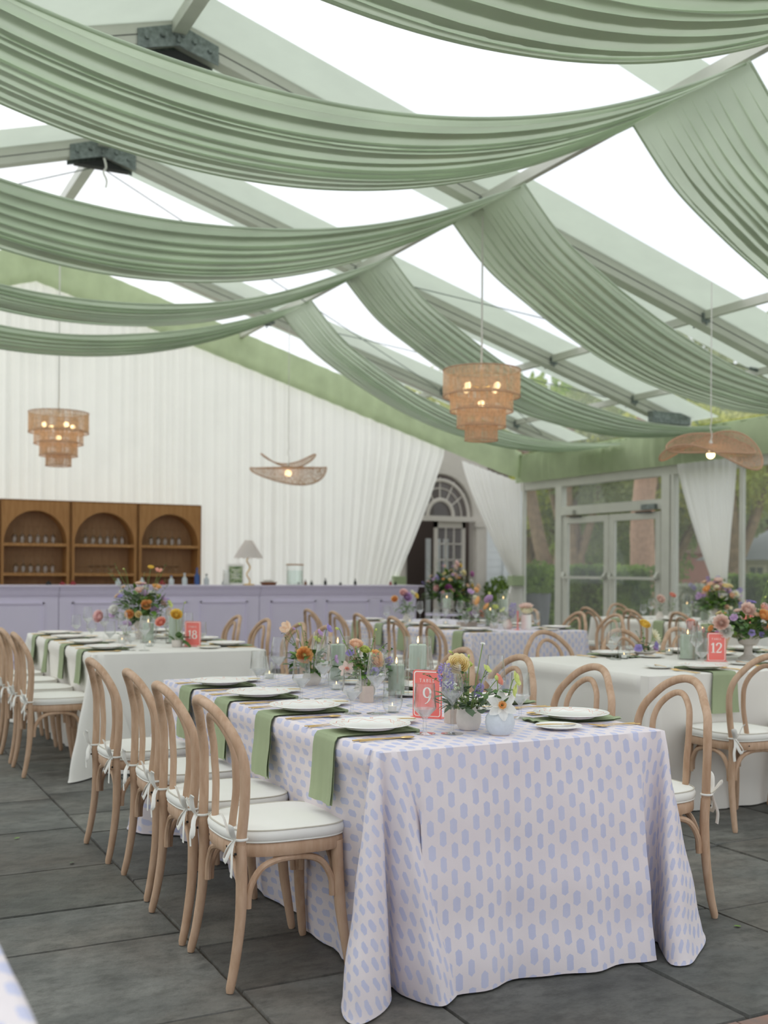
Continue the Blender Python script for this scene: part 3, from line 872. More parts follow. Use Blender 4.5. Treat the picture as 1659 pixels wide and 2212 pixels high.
def garden():
    g = MB(); g.box(XW+6.2, 90, -20, 120, -.2, -.03); g.box(-60, XW+6.2, 19.7, 120, -.2, -.03)
    k = NT('lawn'); col = k.ramp(k.noise(.6, 5), lin((120,140,78)), lin((166,150,112)), .4, .62)
    tag(g.build('ground', k.end(k.bsdf(col, .9)), None, False), kind='structure')
    hm = foliage_mat('hedge_leaves', (84,108,60), (140,166,78))
    def hedge(x0, x1, y0, y1, h, label, n, seed, name='clipped_hedge', mat=None):
        rr = random.Random(seed); m = MB(); m.box(x0+.15, x1-.15, y0+.15, y1-.15, 0, h-.12)
        for _ in range(n):
            f = rr.random(); 
            if f < .55: p = Vector((x0+rr.uniform(0,.2), rr.uniform(y0,y1), rr.uniform(0,h)))
            elif f < .8: p = Vector((rr.uniform(x0,x1), rr.uniform(y0,y1), h-rr.uniform(0,.16)))
            else: p = Vector((rr.uniform(x0,x1), (y0 if f < .9 else y1-.2)+rr.uniform(0,.2), rr.uniform(0,h)))
            s = rr.uniform(.04,.08); e = Euler((rr.uniform(0,6),)*2+(rr.uniform(0,6),)).to_matrix()
            a, b_ = e @ Vector((s,0,0)), e @ Vector((0,s*.6,0)); m.add([p-a,p-b_,p+a,p+b_], [(0,1,2,3)])
        tag(m.build(name, mat or hm, None, False), label, 'hedge')
    hedge(14.5, 15.9, 18.1, 22.5, 1.45, 'tall clipped green hedge seen through the left glass door leaf', 7000, 1)
    hedge(18.0, 19.2, 15.2, 18.6, 1.28, 'clipped hedge behind the right tied curtain by the far lawn', 4000, 2)
    hedge(20.0, 21.2, 21.3, 22.9, 1.0, 'low shrub with pale blossom behind the right door post', 2500, 3, 'blossom_shrub', foliage_mat('blossom', (120,132,96), (214,216,204)))
    bark = plain('palm_bark', (176,142,122), .9, 0, .18, 12, .6, 30)
    bark2 = plain('oak_bark', (140,120,100), .9, 0, .25, 6, .6, 20)
    # palm trunk
    m = MB(); pts = [(18.05+.05*sin(i*.6), 21.25-.01*i, i*.32) for i in range(20)]
    m.tube(pts, [.33-.006*i+.012*(i % 2) for i in range(20)], 16); 
    tr = thing('palm_tree', 'stout pinkish palm trunk seen through the right glass door leaf', 'tree', (18.05,21.25,0))
    a = m.build('trunk', bark, tr); a.matrix_parent_inverse = Matrix.Translation((-18.05,-21.25,0))
    m = MB()
    for k_ in range(26):
        an = k_*2.4; el = .3+.5*random.random(); L = 2.2
        ps = [Vector((18.05+cos(an)*L*t*cos(el), 21.1+sin(an)*L*t*cos(el), 6.1+L*t*sin(el)-1.8*t*t)) for t in [j/8 for j in range(9)]]
        for j in range(8):
            q = (ps[j+1]-ps[j]); s = q.cross(Vector((0,0,1))).normalized()*.32*(1-j/9)
            m.add([ps[j], ps[j]+s-Vector((0,0,.1)), ps[j+1]], [(0,1,2)]); m.add([ps[j], ps[j]-s-Vector((0,0,.1)), ps[j+1]], [(0,1,2)])
    a = m.build('fronds', foliage_mat('palm_leaf', (110,128,84), (150,164,110)), tr, False); a.matrix_parent_inverse = Matrix.Translation((-18.05,-21.25,0))
    # trees : crowns share a few meshes
    cm = [foliage_mat('spring_leaf', (168,180,96), (214,214,130)), foliage_mat('olive_leaf', (140,154,110), (180,188,140)), foliage_mat('fresh_leaf', (148,174,104), (190,204,122))]
    crowns = [leafy(4200, 1, .045, 20+i, (1,1,.8)).mesh('crown', cm[i], False) for i in range(3)]
    specs = [(20.5,29.5,2.8,4.4,0,'forked oak with spring leaves left of the glass doors'),(25,33,3.6,3.6,2,'round green tree above the hedge through the left door leaf'),
             (27,31,3.8,6.0,1,'olive-toned tree behind the palm trunk'),(24,26.8,2.6,4.6,0,'yellow-green tree right of the door post'),
             (23,23.0,2.0,4.7,0,'yellow-green tree at the right edge beyond the tied curtain'),(37,34,4.5,6.5,1,'grey-olive tree behind the small white house roof'),
             (33,45,6,6,2,'broad green tree far behind the hedge'),(36,38,6,8,1,'tall olive tree far behind the palm'),(19.5,25.8,1.8,4.6,1,'slim tree between the oak and the palm'),
             (42,37,5,5.5,2,'dense green tree far to the right'),(40,55,8,6,1,'distant grey-green tree line above the hedge'),(30,50,6,7,0,'distant pale spring tree behind the oak')]
    for i, (x, y, r, z, ci, lb) in enumerate(specs):
        tr = thing('broadleaf_tree', lb, 'tree', (x,y,0))
        m = MB(); m.tube([(0,0,0),(.1,.1,z*.4),(-.1,.2,z*.7),(.2,.1,z)], [.28,.22,.2,.1], 8)
        for q in range(5):
            an = q*1.25; m.tube(spline([(0,.1,z*.3),(cos(an)*r*.3,sin(an)*r*.3,z*.62),(cos(an)*r*.6,sin(an)*r*.6,z+r*.3)],6), [.17,.15,.12,.1,.08,.06,.04], 6)
        m.build('trunk', bark2, tr)
        o = obj_from(crowns[ci], 'crown', tr); o.location = (0,0,z+.1*r); o.scale = (r,r,r); o.rotation_euler = (0,0,i*1.3)
        o = obj_from(crowns[(ci+1) % 3] if i % 3 == 0 else crowns[ci], 'crown', tr); o.location = (r*.4,-.3*r,z-.4*r); o.scale = (r*.7,r*.7,r*.6); o.rotation_euler = (.4,0,i*2.3)
    # big oak limbs left of the doors
    tr = thing('oak_trunk', 'thick forked oak trunk seen left of the glass doors', 'tree', (16.6,22.6,0))
    m = MB(); m.tube(spline([(0,0,0),(-.1,.2,1.0),(-.35,.5,2.2),(-.7,.9,5)],12), [.27-.011*i for i in range(13)], 10)
    m.tube(spline([(0,0,.6),(-.1,-.1,1.6),(.05,-.1,2.6),(.2,-.1,5)],12), [.22-.01*i for i in range(13)], 10)
    m.build('trunk', bark2, tr)
    # far houses
    def hse(x, y, w_, h, wall, roof, lb):
        t_ = thing('house', lb, 'house', (x,y,0))
        m = MB(); m.box(0,5,0,w_,0,h); m.build('wall', wall, t_, False)
        m = MB(); m.add([(-.4,-.4,h),(5.4,-.4,h),(5.4,w_+.4,h),(-.4,w_+.4,h),(2.2,w_*.3,h+1.5),(2.8,w_*.7,h+1.5)], [(0,1,4),(1,2,5,4),(2,3,5),(3,0,4,5),(3,2,1,0)]); m.build('roof', roof, t_, False)
        nw = int(w_/1.1)
        for j in range(nw):
            m = MB(); y0 = .3+j*1.1; 
            m.box(-.06,0,y0,y0+.8,h*.35,h*.9); f = m.build('window', M['white_paint'], t_, False)
            m = MB(); m.box(-.08,-.06,y0+.1,y0+.36,h*.4,h*.85); m.box(-.08,-.06,y0+.44,y0+.7,h*.4,h*.85); m.build('pane', plain('far_pane%d%d' % (x,j), (120,130,134), .2), f, False)
    hse(30, 27.2, 4.2, 1.78, plain('cream_wall', (226,224,216), .8), plain('grey_roof', (150,154,158), .8), 'small white house with a grey roof at the right edge')
    hse(31, 34.2, 2.2, 2.1, plain('pink_wall', (206,150,140), .8), plain('dull_roof', (150,120,108), .8), 'pink house wall glimpsed through the trees right of the doors')
    # potted shrub by the house corner
    pt = thing('potted_shrub', 'grey tub with a leafy shrub outside the far corner glass', 'plant', (12.15,17.3,0))
    m = MB(); m.lathe([(0,0),(.2,0),(.27,.9),(.24,.9),(.22,.8),(0,.8)], 16); m.build('tub', plain('grey_tub', (120,122,124), .7), pt)
    m = leafy(500, .38, .05, 77); 
    q = m.build('foliage', hm, pt, False); q.location = (0,0,1.15)
    pt2 = thing('door_shrub', 'leafy potted shrub against the white siding behind the corner curtain', 'plant', (11.35,17.35,0))
    m = MB(); m.lathe([(0,0),(.16,0),(.2,.5),(.17,.5),(.15,.4),(0,.4)], 16); m.build('pot', M['stone'], pt2)
    m = leafy(500, .33, .05, 78, (1,1,1.1)); q = m.build('foliage', hm, pt2, False); q.location = (-.05,0,.86)
garden()
# ---------------------------------------------------------------- tablecloths
PROF = [(.11,-.03),(.15,.09),(.13,.13),(.05,.10),(-.06,-.05),(-.09,-.01),(-.11,.08),(-.15,.12),(-.24,.03)]
def corner_pts(cx, cy, sa, sb, prof, sc_, rnd):
    """sa: x direction outward, sb: y direction outward -> bottom points walking from the side skirt to the front skirt"""
    return [(cx+sa*a*sc_, cy+sb*b*sc_) for a, b in prof]
def make_cloth(x0, x1, y0, y1, mat, label, cat_group, corners, inset=.05, seed=1, zt=.76, name='tablecloth', lift=.006, straight=None):
    """corners: dict 'FL','FR','BR','BL' -> list of bottom points ordered walking counter-clockwise seen from above (FL: left side -> front)"""
    rr = random.Random(seed)
    R_ = .018
    # perimeter walk: left side from back to front, FL corner, front, FR corner, right side, BR, back, BL
    path = []   # (top xy, bottom xy, uv origin xy, outward dir in cloth space)
    def side(a, b, nrm, n):
        for i in range(1, n):
            t_ = i/n; x = a[0]+(b[0]-a[0])*t_; y = a[1]+(b[1]-a[1])*t_
            edge = min(t_, 1-t_)
            s = (b[0]-a[0])*t_+(b[1]-a[1])*t_
            wv = .022*sin(s*7.3+seed)+.013*sin(s*17+seed*2)+.008*sin(s*31)
            o = -inset if abs(nrm[0]) else inset*1.1
            if straight: o = straight
            path.append(((x,y),(x+nrm[0]*(o+wv), y+nrm[1]*(o+wv)),(x,y),nrm))
    def corner(c, n0, n1, pts):
        n = len(pts); sub = 4
        P_ = spline([(p[0],p[1],0) for p in pts], (n-1)*sub)
        for i, p in enumerate(P_):
            f = i/(len(P_)-1); th = f*PI/2
            d = (n0[0]*cos(th)+n1[0]*sin(th), n0[1]*cos(th)+n1[1]*sin(th))
            w0 = (1-f); w1 = f
            off = .07
            # top points run a little along both edges then round the corner
            if f < .45: tp = (c[0]-n1[0]*off*(.45-f)/.45, c[1]-n1[1]*off*(.45-f)/.45)
            elif f > .55: tp = (c[0]-n0[0]*off*(f-.55)/.45, c[1]-n0[1]*off*(f-.55)/.45)
            else: tp = c
            path.append((tp,(p.x,p.y),c,d))
    L_, F_, Rr, B_ = (-1,0),(0,-1),(1,0),(0,1)
    side((x0,y1-.09),(x0,y0+.09), L_, 40)
    corner((x0,y0), L_, F_, corners['FL'])
    side((x0+.1,y0),(x1-.1,y0), F_, 36)
    corner((x1,y0), F_, Rr, corners['FR'])
    side((x1,y0+.09),(x1,y1-.09), Rr, 30)
    corner((x1,y1), Rr, B_, corners['BR'])
    side((x1-.1,y1),(x0+.1,y1), B_, 20)
    corner((x0,y1), B_, L_, corners['BL'])
    m = MB(); uv = []
    n = len(path); NV = 26
    for (tx,ty),(bx,by),(ox,oy),(dx,dy) in path:
        onc = not (abs(dx) in (0,1) and abs(dy) in (0,1)) 
        for j in range(NV+1):
            t_ = j/NV
            z = zt*(1-t_)+lift*t_
            e = t_**1.0
            rx, ry = (tx-ox), (ty-oy)
            rnd_ = R_*min(1, t_*NV/1.5)
            x = tx+(bx-tx)*e; y = ty+(by-ty)*e
            # horizontal soft creases
            cr = .004*sin(z*26+x*3)*t_
            if t_ > .93: z = lift+(zt*(1-.93)-lift)*((1-t_)/.07)**1.6
            if j == 0: zz = zt
            else: zz = z-.0
            if j in (1,2) and not onc and abs(dx): cr += .012
            m.v.append(Vector((x+dx*(cr+.004*min(1,t_*12)), y+dy*(cr+.004*min(1,t_*12)), zz)))
            d = zt*t_*1.0+.5*math.hypot(bx-tx, by-ty)*t_
            if (ox,oy) == (tx,ty) and not onc: uv.append((ox+dx*d, oy+dy*d))
            else:
                uv.append((tx+dx*d, ty+dy*d))
    for i in range(n):
        k_ = (i+1) % n
        for j in range(NV):
            m.f.append((i*(NV+1)+j, i*(NV+1)+j+1, k_*(NV+1)+j+1, k_*(NV+1)+j)); m.mi.append(0)
    base = len(m.v)
    nx, ny = 24, 44
    # top : fan ring slightly inside, then grid
    ins = []
    for (tx,ty),_,_,_ in path:
        ix = min(max(tx, x0+.012), x1-.012); iy = min(max(ty, y0+.012), y1-.012)
        ins.append(len(m.v)); m.v.append(Vector((ix, iy, zt+.004))); uv.append((ix,iy))
    for i in range(n):
        k_ = (i+1) % n
        m.f.append((i*(NV+1), k_*(NV+1), ins[k_], ins[i])); m.mi.append(0)
    m.f.append(tuple(ins)); m.mi.append(0)
    m.uv = uv
    o = m.build(name, mat, None, 60)
    tag(o, label, 'tablecloth', cat_group)
    return o
def generic(x0, x1, y0, y1, sc_=1., only=None):
    P0 = PROF
    FL = [(x0-a*sc_, y0-b*sc_) for a, b in P0]
    FR = [(x1+a*sc_, y0-b*sc_) for a, b in P0][::-1]
    BR = [(x1+a*sc_, y1+b*sc_) for a, b in P0]
    BL = [(x0-a*sc_, y1+b*sc_) for a, b in P0][::-1]
    return dict(FL=FL, FR=FR, BR=BR, BL=BL)
def table_frame(name_label, x0, x1, y0, y1):
    t_ = thing('folding_table', name_label, 'table', ((x0+x1)/2,(y0+y1)/2,0))
    w_, d = (x1-x0)/2-.03, (y1-y0)/2-.03
    m = MB(); m.box(-w_,w_,-d,d,.722,.755); m.build('tabletop', M['oak_in'], t_, False)
    for sx in (-1,1):
        for sy in (-1,1):
            m = MB(); x, y = sx*(w_-.15), sy*(d-.2); m.tube([(x,y,0),(x,y,.722)], .016, 8); m.build('leg', M['alu'], t_)
# the front printed table
x0,x1,y0,y1 = 1.52,2.645,2.985,5.40
cn = generic(x0,x1,y0,y1)
cn['FL'] = [(1.565,3.14),(1.47,3.10),(1.405,3.01),(1.365,2.90),(1.385,2.845),(1.475,2.885),(1.55,2.96),(1.60,3.06),(1.60,2.99),(1.63,2.90),(1.67,2.855),(1.73,2.89),(1.80,2.955)]
cn['FR'] = [(2.42,2.915),(2.53,2.985),(2.64,3.03),(2.60,2.96),(2.53,2.83),(2.585,2.80),(2.68,2.86),(2.80,2.95),(2.86,3.04),(2.83,3.16),(2.74,3.25)]
make_cloth(x0,x1,y0,y1, M['print'], 'lilac-blotched pale pink cloth on the front printed table, nearest and largest in front', None, cn, .07, 2)
table_frame('folding table hidden under the lilac-printed cloth of the front printed table', x0,x1,y0,y1)
# table 18
x0,x1,y0,y1 = 1.55,2.74,7.15,9.72
cn = generic(x0,x1,y0,y1)
cn['FL'] = [(1.60,7.34),(1.54,7.2),(1.42,7.0),(1.335,6.84),(1.42,6.87),(1.52,6.97),(1.60,7.06),(1.66,7.02),(1.75,6.98),(1.86,7.08)]
make_cloth(x0,x1,y0,y1, M['white_cloth'], 'pale ivory linen cloth to the floor on the left ivory table at left', None, cn, .05, 3)
table_frame('folding table hidden under the ivory cloth of the left ivory table', x0,x1,y0,y1)
# table 12
x0,x1,y0,y1 = 3.93,6.45,4.56,5.87
make_cloth(x0,x1,y0,y1, M['white_cloth'], 'pale ivory linen cloth on the right ivory table at right', None, generic(x0,x1,y0,y1,.5), .02, 4, straight=-.03)
table_frame('folding table hidden under the ivory cloth of the right ivory table', x0,x1,y0,y1)
# middle patterned table
x0,x1,y0,y1 = 5.15,6.42,8.32,11.0
make_cloth(x0,x1,y0,y1, M['print'], 'lilac-blotched cloth on the long table between the front printed table and the glass doors', None, generic(x0,x1,y0,y1,.7), .03, 5)
table_frame('folding table hidden under the farther lilac-printed cloth', x0,x1,y0,y1)
# far white table
x0,x1,y0,y1 = 8.42,9.6,8.2,10.85
make_cloth(x0,x1,y0,y1, M['white_cloth'], 'pale ivory cloth on the farthest table beside the glass doors', None, generic(x0,x1,y0,y1,.7), .03, 6)
table_frame('folding table hidden under the farthest ivory cloth by the doors', x0,x1,y0,y1)
# table corner at the lower left
x0,x1,y0,y1 = -.92,.235,-.4,2.06
make_cloth(x0,x1,y0,y1, M['print'], 'corner of a lilac-printed cloth at the lower left edge of the photo', None, generic(x0,x1,y0,y1,1.1), .03, 7)
table_frame('folding table hidden under the cloth at the lower left edge', x0,x1,y0,y1)

# ---------------------------------------------------------------- bentwood chair  (faces +x, rear feet on x=0)
def chair_proto():
    r = thing('bentwood_chair', 'x', 'chair')
    W = M['chair']
    def back(y):   # post x at height z
        return None
    # outer hoop above the seat
    pts = []
    px = lambda z: interp([(.45,.03),(.6,.04),(.72,.035),(.80,.012),(.86,-.02),(.895,-.045)], z)
    left = [(.45,.192),(.55,.203),(.64,.209),(.71,.206),(.77,.188),(.82,.148),(.86,.106),(.885,.055),(.8935,0)]
    for z, y in left: pts.append((px(z), y, z))
    for z, y in left[-2::-1]: pts.append((px(z), -y, z))
    m = MB(); m.tube(spline(pts, 60), .0165, 12); m.build('back_hoop', W, r)
    left = [(.415,.078),(.5,.088),(.6,.102),(.67,.108),(.73,.106),(.78,.09),(.815,.06),(.835,.028),(.84,0)]
    pts = [(px(z)+.006, y, z) for z, y in left]+[(px(z)+.006, -y, z) for z, y in left[-2::-1]]
    m = MB(); m.tube(spline(pts, 50), .0125, 10); m.build('inner_hoop', W, r)
    # legs
    for s in (1,-1):
        m = MB()
        P_ = spline([(.03,s*.192,.455),(.035,s*.191,.36),(.03,s*.196,.22),(.012,s*.2,.09),(-.005,s*.205,.012)], 18)
        m.tube(P_+[Vector((-.006,s*.205,.0))], [.0185]*6+[.0185-.0045*i/12 for i in range(13)]+[.0115], 12); m.build('leg', W, r)
    for s in (1,-1):
        m = MB()
        P_ = spline([(.375,s*.165,.43),(.378,s*.168,.32),(.385,s*.178,.2),(.398,s*.192,.09),(.408,s*.2,.012)], 18)
        m.tube(P_+[Vector((.41,s*.2,0))], [.020]*6+[.020-.006*i/12 for i in range(13)]+[.0115], 12); m.build('leg', W, r)
    # seat ring
    def outline(k, grow=0):
        g = 2*PI*k
        c, s = cos(g), sin(g); e = .62
        x = .222+(.205+grow)*abs(c)**e*(1 if c > 0 else -1)
        wy = .196+.012*(c)+grow
        y = wy*abs(s)**e*(1 if s > 0 else -1)
        return x, y
    m = MB(); N = 64; vs = []
    sec = [(-.0,.405),(0.003,.412),(.003,.440),(-.002,.447),(-.04,.447),(-.04,.405)]
    for i in range(N):
        for (g_, z) in sec:
            x, y = outline(i/N, g_); vs.append((x,y,z))
    q = len(sec); fs = [(i*q+k, ((i+1) % N)*q+k, ((i+1) % N)*q+(k+1) % q, i*q+(k+1) % q) for i in range(N) for k in range(q)]
    m.add(vs, fs)
    m.add([(*outline(i/N,-.03),.44) for i in range(N)]+[(*outline(i/N,-.03),.43) for i in range(N)], [tuple(range(N)), tuple(range(2*N-1,N-1,-1))])
    m.build('seat_frame', W, r, 50)
    # cushion
    m = MB(); vs = []
    sec = [(-.02,.447),(.001,.450),(.008,.462),(.009,.474),(.004,.487),(-.004,.4905),(-.03,.494),(-.08,.4975),(-.14,.499)]
    for (g_, z) in sec:
        for i in range(N):
            x, y = outline(i/N, g_); vs.append((x,y,z))
    fs = [(j*N+i, j*N+(i+1) % N, (j+1)*N+(i+1) % N, (j+1)*N+i) for j in range(len(sec)-1) for i in range(N)]
    fs.append(tuple((len(sec)-1)*N+i for i in range(N)))
    m.add(vs, fs); cu = m.build('cushion', M['cushion'], r, 180)
    for z, gg in ((.489,.0035),(.4515,.003)):
        m = MB(); m.tube([(*outline(i/N, gg), z) for i in range(N)], .0026, 6, True); m.build('piping', M['piping'] if z > .48 else M['cushion'], cu)
    # ribbon ties
    for s in (1,-1):
        m = MB(); rr = random.Random(3+s); y = s*.196
        m.tube([(.03+.021*cos(a), y+.021*sin(a), .474) for a in [2*PI*i/14 for i in range(14)]], .0028, 5, True, flat=1.6)
        o = Vector((.007, y+s*.002, .474))
        m.ell(o, (.006,.007,.007), 8, 5)
        def rib(pts, w_=.0088):
            P_ = spline([o+Vector(p)*1.18 for p in pts], 12)
            m.tube(P_, [w_]*13, 6, flat=.28)
        rib([(0,0,0),(-.012,s*.018,.022),(-.018,s*.03,.04),(-.02,s*.018,.038),(-.01,s*.004,.012),(0,0,0)])
        rib([(0,0,0),(-.012,-s*.012,-.02),(-.018,-s*.03,-.05),(-.02,-s*.014,-.058),(-.012,-s*.002,-.03),(0,0,0)])
        rib([(0,0,0),(-.008,s*.006,-.03),(-.012,s*.016,-.06),(-.012,s*.012,-.095)])
        rib([(0,0,0),(-.012,-s*.01,.018),(-.02,-s*.02,.05),(-.022,-s*.034,.062)])
        m.build('ribbon_tie', M['cushion'], cu)
    # arched braces under the seat
    def brace(a, b, lift=.405):
        a, b = Vector(a), Vector(b); mid = (a+b)/2; d = b-a
        P_ = spline([a, a+Vector((0,0,.06))+d*.02, a.lerp(b,.14)+Vector((0,0,.118)), a.lerp(b,.32)+Vector((0,0,.140)), mid+Vector((0,0,.144)),
                     a.lerp(b,.68)+Vector((0,0,.140)), a.lerp(b,.86)+Vector((0,0,.118)), b+Vector((0,0,.06))-d*.02, b], 32)
        m = MB(); m.tube(P_, .0115, 8); m.build('brace', W, r)
    for s in (1,-1): brace((.058,s*.188,.25), (.358,s*.17,.25))
    brace((.04,.165,.255), (.04,-.165,.255)); brace((.378,.142,.255), (.378,-.142,.255))
    for y, a_, b_ in ((.088,.028,.019),(-.088,.028,.019),(.196,.02,.009),(-.196,.02,.009)):
        m = MB(); m.tube([(a_,y,.428),(b_,y,.428)], .004, 6); m.build('screw', M['black'], r)
    return Proto(r)
CH = chair_proto()
G9L, G9R = 'chairs on the left side of the front printed table', 'chairs on the right side of the front printed table'
R_ = random.Random(9)
ordn = ['nearest','second','third','fourth','fifth']
def put_chair(x, y, rz, label, group):
    CH.put((x, y, 0), rz+R_.uniform(-.03,.03), label, group)
for i, y in enumerate((3.455, 3.945, 4.50, 5.12)):
    put_chair(1.14+(.0,-.005,.02,0)[i], y, 0, ['pale bentwood chair nearest the camera on the left of the front table','pale bentwood chair, second from the camera, left of the front printed table','pale bentwood chair, third from the camera, left of the front printed table','pale bentwood chair farthest along the left of the front printed table'][i], G9L)
for i, y in enumerate((3.35, 3.93, 4.52, 5.06)):
    put_chair(3.04, y, PI, 'pale bentwood chair facing left, %s from the camera on the right of the front table' % ['first','second','third','last'][i], G9R)
for i, y in enumerate((7.36, 7.92, 8.5, 9.1)):
    put_chair(1.13, y, 0, ['pale bentwood chair nearest on the left side of the left ivory table','second pale bentwood chair on the left side of the left ivory table','third pale bentwood chair on the left side of the left ivory table','pale bentwood chair farthest on the left side of the left ivory table'][i], 'chairs on the left side of the left ivory table')
for i, y in enumerate((7.45, 7.95, 8.70, 9.42)):
    put_chair(3.30, y, PI, ['chair nearest on the right of the left ivory table, behind peach tulip','second chair on the right of the left ivory table, behind the orange ranunculus','third chair on the right of the left ivory table, before the lilac bar','chair farthest back on the right of the left ivory table, before the lilac bar'][i], 'chairs on the right side of the left ivory table')
for i, (x, lb) in enumerate(((4.33,'bentwood chair seen from behind at the near left seat of the right ivory table'),(4.99,"bentwood chair at the photo's right edge, near side of the right ivory table"),(5.6,'bentwood chair beyond the right edge, third near seat of the right ivory table'))):
    put_chair(x, 4.13, PI/2, lb, 'chairs on the near side of the right ivory table')
for i, x in enumerate((4.50, 5.17, 5.72, 6.25)):
    put_chair(x, 6.29, -PI/2, ['leftmost chair on the far side of the right ivory table, facing the camera','second chair from the left on the far side of the right ivory table','third chair on the far side of the right ivory table, behind the glass candle cylinder','chair on the far side of the right ivory table hidden behind the big flower bowl'][i], 'chairs on the far side of the right ivory table')
for i, y in enumerate((8.13, 8.75, 9.47, 10.04, 10.69)):
    put_chair(4.60, y, 0, 'bentwood chair on the left of the middle lilac table, %s' % ['nearest the camera','second from the camera','third from the camera','fourth from the camera','closest to the bar'][i], 'chairs left of the middle printed table')
for i, y in enumerate((8.56, 9.15, 9.98)):
    put_chair(6.92, y, PI, 'bentwood chair on the right of the middle lilac table, %s' % ['nearest the camera','second from the camera','farthest, before the glass doors'][i], 'chairs right of the middle printed table')
for i, y in enumerate((8.80, 9.57, 10.35)):
    put_chair(8.0, y, 0, 'bentwood chair on the left of the farthest ivory table, %s' % ['nearest the camera','middle of three','farthest back'][i], 'chairs left of the farthest table')
put_chair(9.3, 11.40, -PI/2, 'bentwood chair at the far head of the farthest ivory table by the doors', 'chairs left of the farthest table')

# ---------------------------------------------------------------- place settings
def lathe_mesh(name, prof, mat, seg=40, rf=None):
    m = MB(); m.lathe(prof, seg, rf=rf); return m.mesh(name, mat, 40)
def single(name, me, cat):
    o = obj_from(me, name); o['category'] = cat; return Proto(o)
plate = single('dinner_plate', lathe_mesh('dinner_plate', [(0,.004),(.06,.004),(.085,.004),(.088,.008),(.115,.014),(.139,.0195),(.141,.021),(.139,.0225),(.112,.0185),(.09,.0125),(.08,.0105),(0,.0105)], M['plate'], 72), 'plate')
side_plate = single('bread_plate', lathe_mesh('bread_plate', [(0,.002),(.05,.002),(.08,.011),(.083,.0125),(.081,.014),(.055,.007),(0,.006)], M['white_cer'], 96, rf=lambda g, z: 1+.012*abs(sin(g*18))*(z > .009)), 'plate')
TALL = [(0,.001),(.037,.001),(.0385,.0025),(.03,.004),(.008,.007),(.0042,.012),(.0038,.06),(.0042,.098),(.008,.106),(.0385,.143),(.0395,.147),(.0285,.238),(.0275,.238),(.0382,.147),(.037,.1445),(.006,.112),(0,.110)]
SHORT = [(0,.001),(.036,.001),(.0375,.0025),(.028,.004),(.009,.007),(.005,.014),(.0065,.03),(.0048,.045),(.009,.054),(.0385,.086),(.0395,.09),(.0335,.172),(.0325,.172),(.0382,.09),(.037,.0875),(.007,.06),(0,.058)]
wine = single('wine_glass', lathe_mesh('wine_glass', TALL, M['wine'], 32), 'glass')
goblet = single('water_goblet', lathe_mesh('water_goblet', SHORT, M['goblet'], 32), 'glass')
def fork_mesh():
    m = MB()
    m.tube(spline([(-.10,0,.003),(-.05,0,.004),(0,0,.006),(.045,0,.005)], 10), [.0045,.0048,.0045,.0038,.003,.0026,.0024,.0024,.0026,.003,.004], 8, flat=.45)
    m.tube(spline([(.045,0,.005),(.058,0,.004),(.068,0,.005)], 4), [.004,.008,.0105,.0115,.011], 8, flat=.2)
    for y in (-.0088,-.003,.003,.0088): m.tube(spline([(.066,y,.005),(.085,y,.007),(.102,y*.9,.010)], 5), [.0019]*5+[.0010], 5)
    return m.mesh('fork', M['gold'], 60)
def knife_mesh():
    m = MB()
    m.tube(spline([(-.11,0,.004),(-.05,0,.0045),(0,0,.004)], 6), [.004,.0055,.0055,.005,.0045,.004,.0038], 8, flat=.55)
    m.tube(spline([(0,0,.004),(.03,.001,.0035),(.08,.002,.003),(.108,.0,.003)], 8), [.004,.0075,.0095,.0105,.0105,.010,.008,.005,.001], 8, flat=.14)
    return m.mesh('table_knife', M['gold'], 60)
def spoon_mesh():
    m = MB()
    m.tube(spline([(-.10,0,.003),(-.04,0,.005),(.05,0,.006)], 8), [.0045,.0048,.0042,.0035,.003,.0026,.0024,.0024,.0028], 8, flat=.45)
    m.ell((.075,0,.0065), (.026,.0155,.004), 14, 6)
    return m.mesh('spoon', M['gold'], 60)
def spreader_mesh():
    m = MB()
    m.tube(spline([(-.075,0,.003),(-.02,0,.004),(.02,0,.003)], 6), [.003,.004,.0042,.004,.0035,.003,.0028], 8, flat=.5)
    m.tube(spline([(.02,0,.003),(.045,0,.003),(.075,0,.003)], 6), [.003,.006,.0085,.009,.0085,.006,.001], 8, flat=.16)
    return m.mesh('butter_knife', M['gold'], 60)
fork = single('fork', fork_mesh(), 'fork'); knife = single('table_knife', knife_mesh(), 'knife')
spoon = single('spoon', spoon_mesh(), 'spoon'); spreader = single('butter_knife', spreader_mesh(), 'knife')
def napkin_mesh(w_, drop, seed, twist=0):
    """local: table edge on x=0, table towards +x"""
    rr = random.Random(seed); m = MB()
    path = [(.30,.006),(.27,.0065),(.18,.0055),(.08,.0055),(.02,.006),(-.004,.003),(-.014,-.012),(-.018,-.04),(-.02,-.10),(-.024-.006*rr.random(),-.18),(-.03,-drop)]
    def fn(u, v):
        k_ = v*(len(path)-1); i = min(int(k_), len(path)-2); f = k_-i
        x = path[i][0]+(path[i+1][0]-path[i][0])*f; z = path[i][1]+(path[i+1][1]-path[i][1])*f
        hang = max(0, (v-.5)/.5)
        y = (u-.5)*w_*(1+.16*hang-twist*.55*hang)+.03*hang*(rr.random()*0+.3)
        a = hang*.004*sin(u*9+seed)+.0015*hang*sin(u*23)
        if twist: x += -.02*hang*sin(u*PI)
        return (x-a*1.2-.002, y, z)
    m.grid(fn, 24, 44)
    def fn2(u, v):
        p = fn(u, v); hang = max(0, (v-.5)/.5)
        return (p[0]+.009*hang+.0005, p[1], p[2]-.0035*(1-hang))
    m.grid(fn2, 24, 44)
    # rolled far end
    m.tube([fn(i/12, 0) for i in range(13)], .007, 7)
    return m
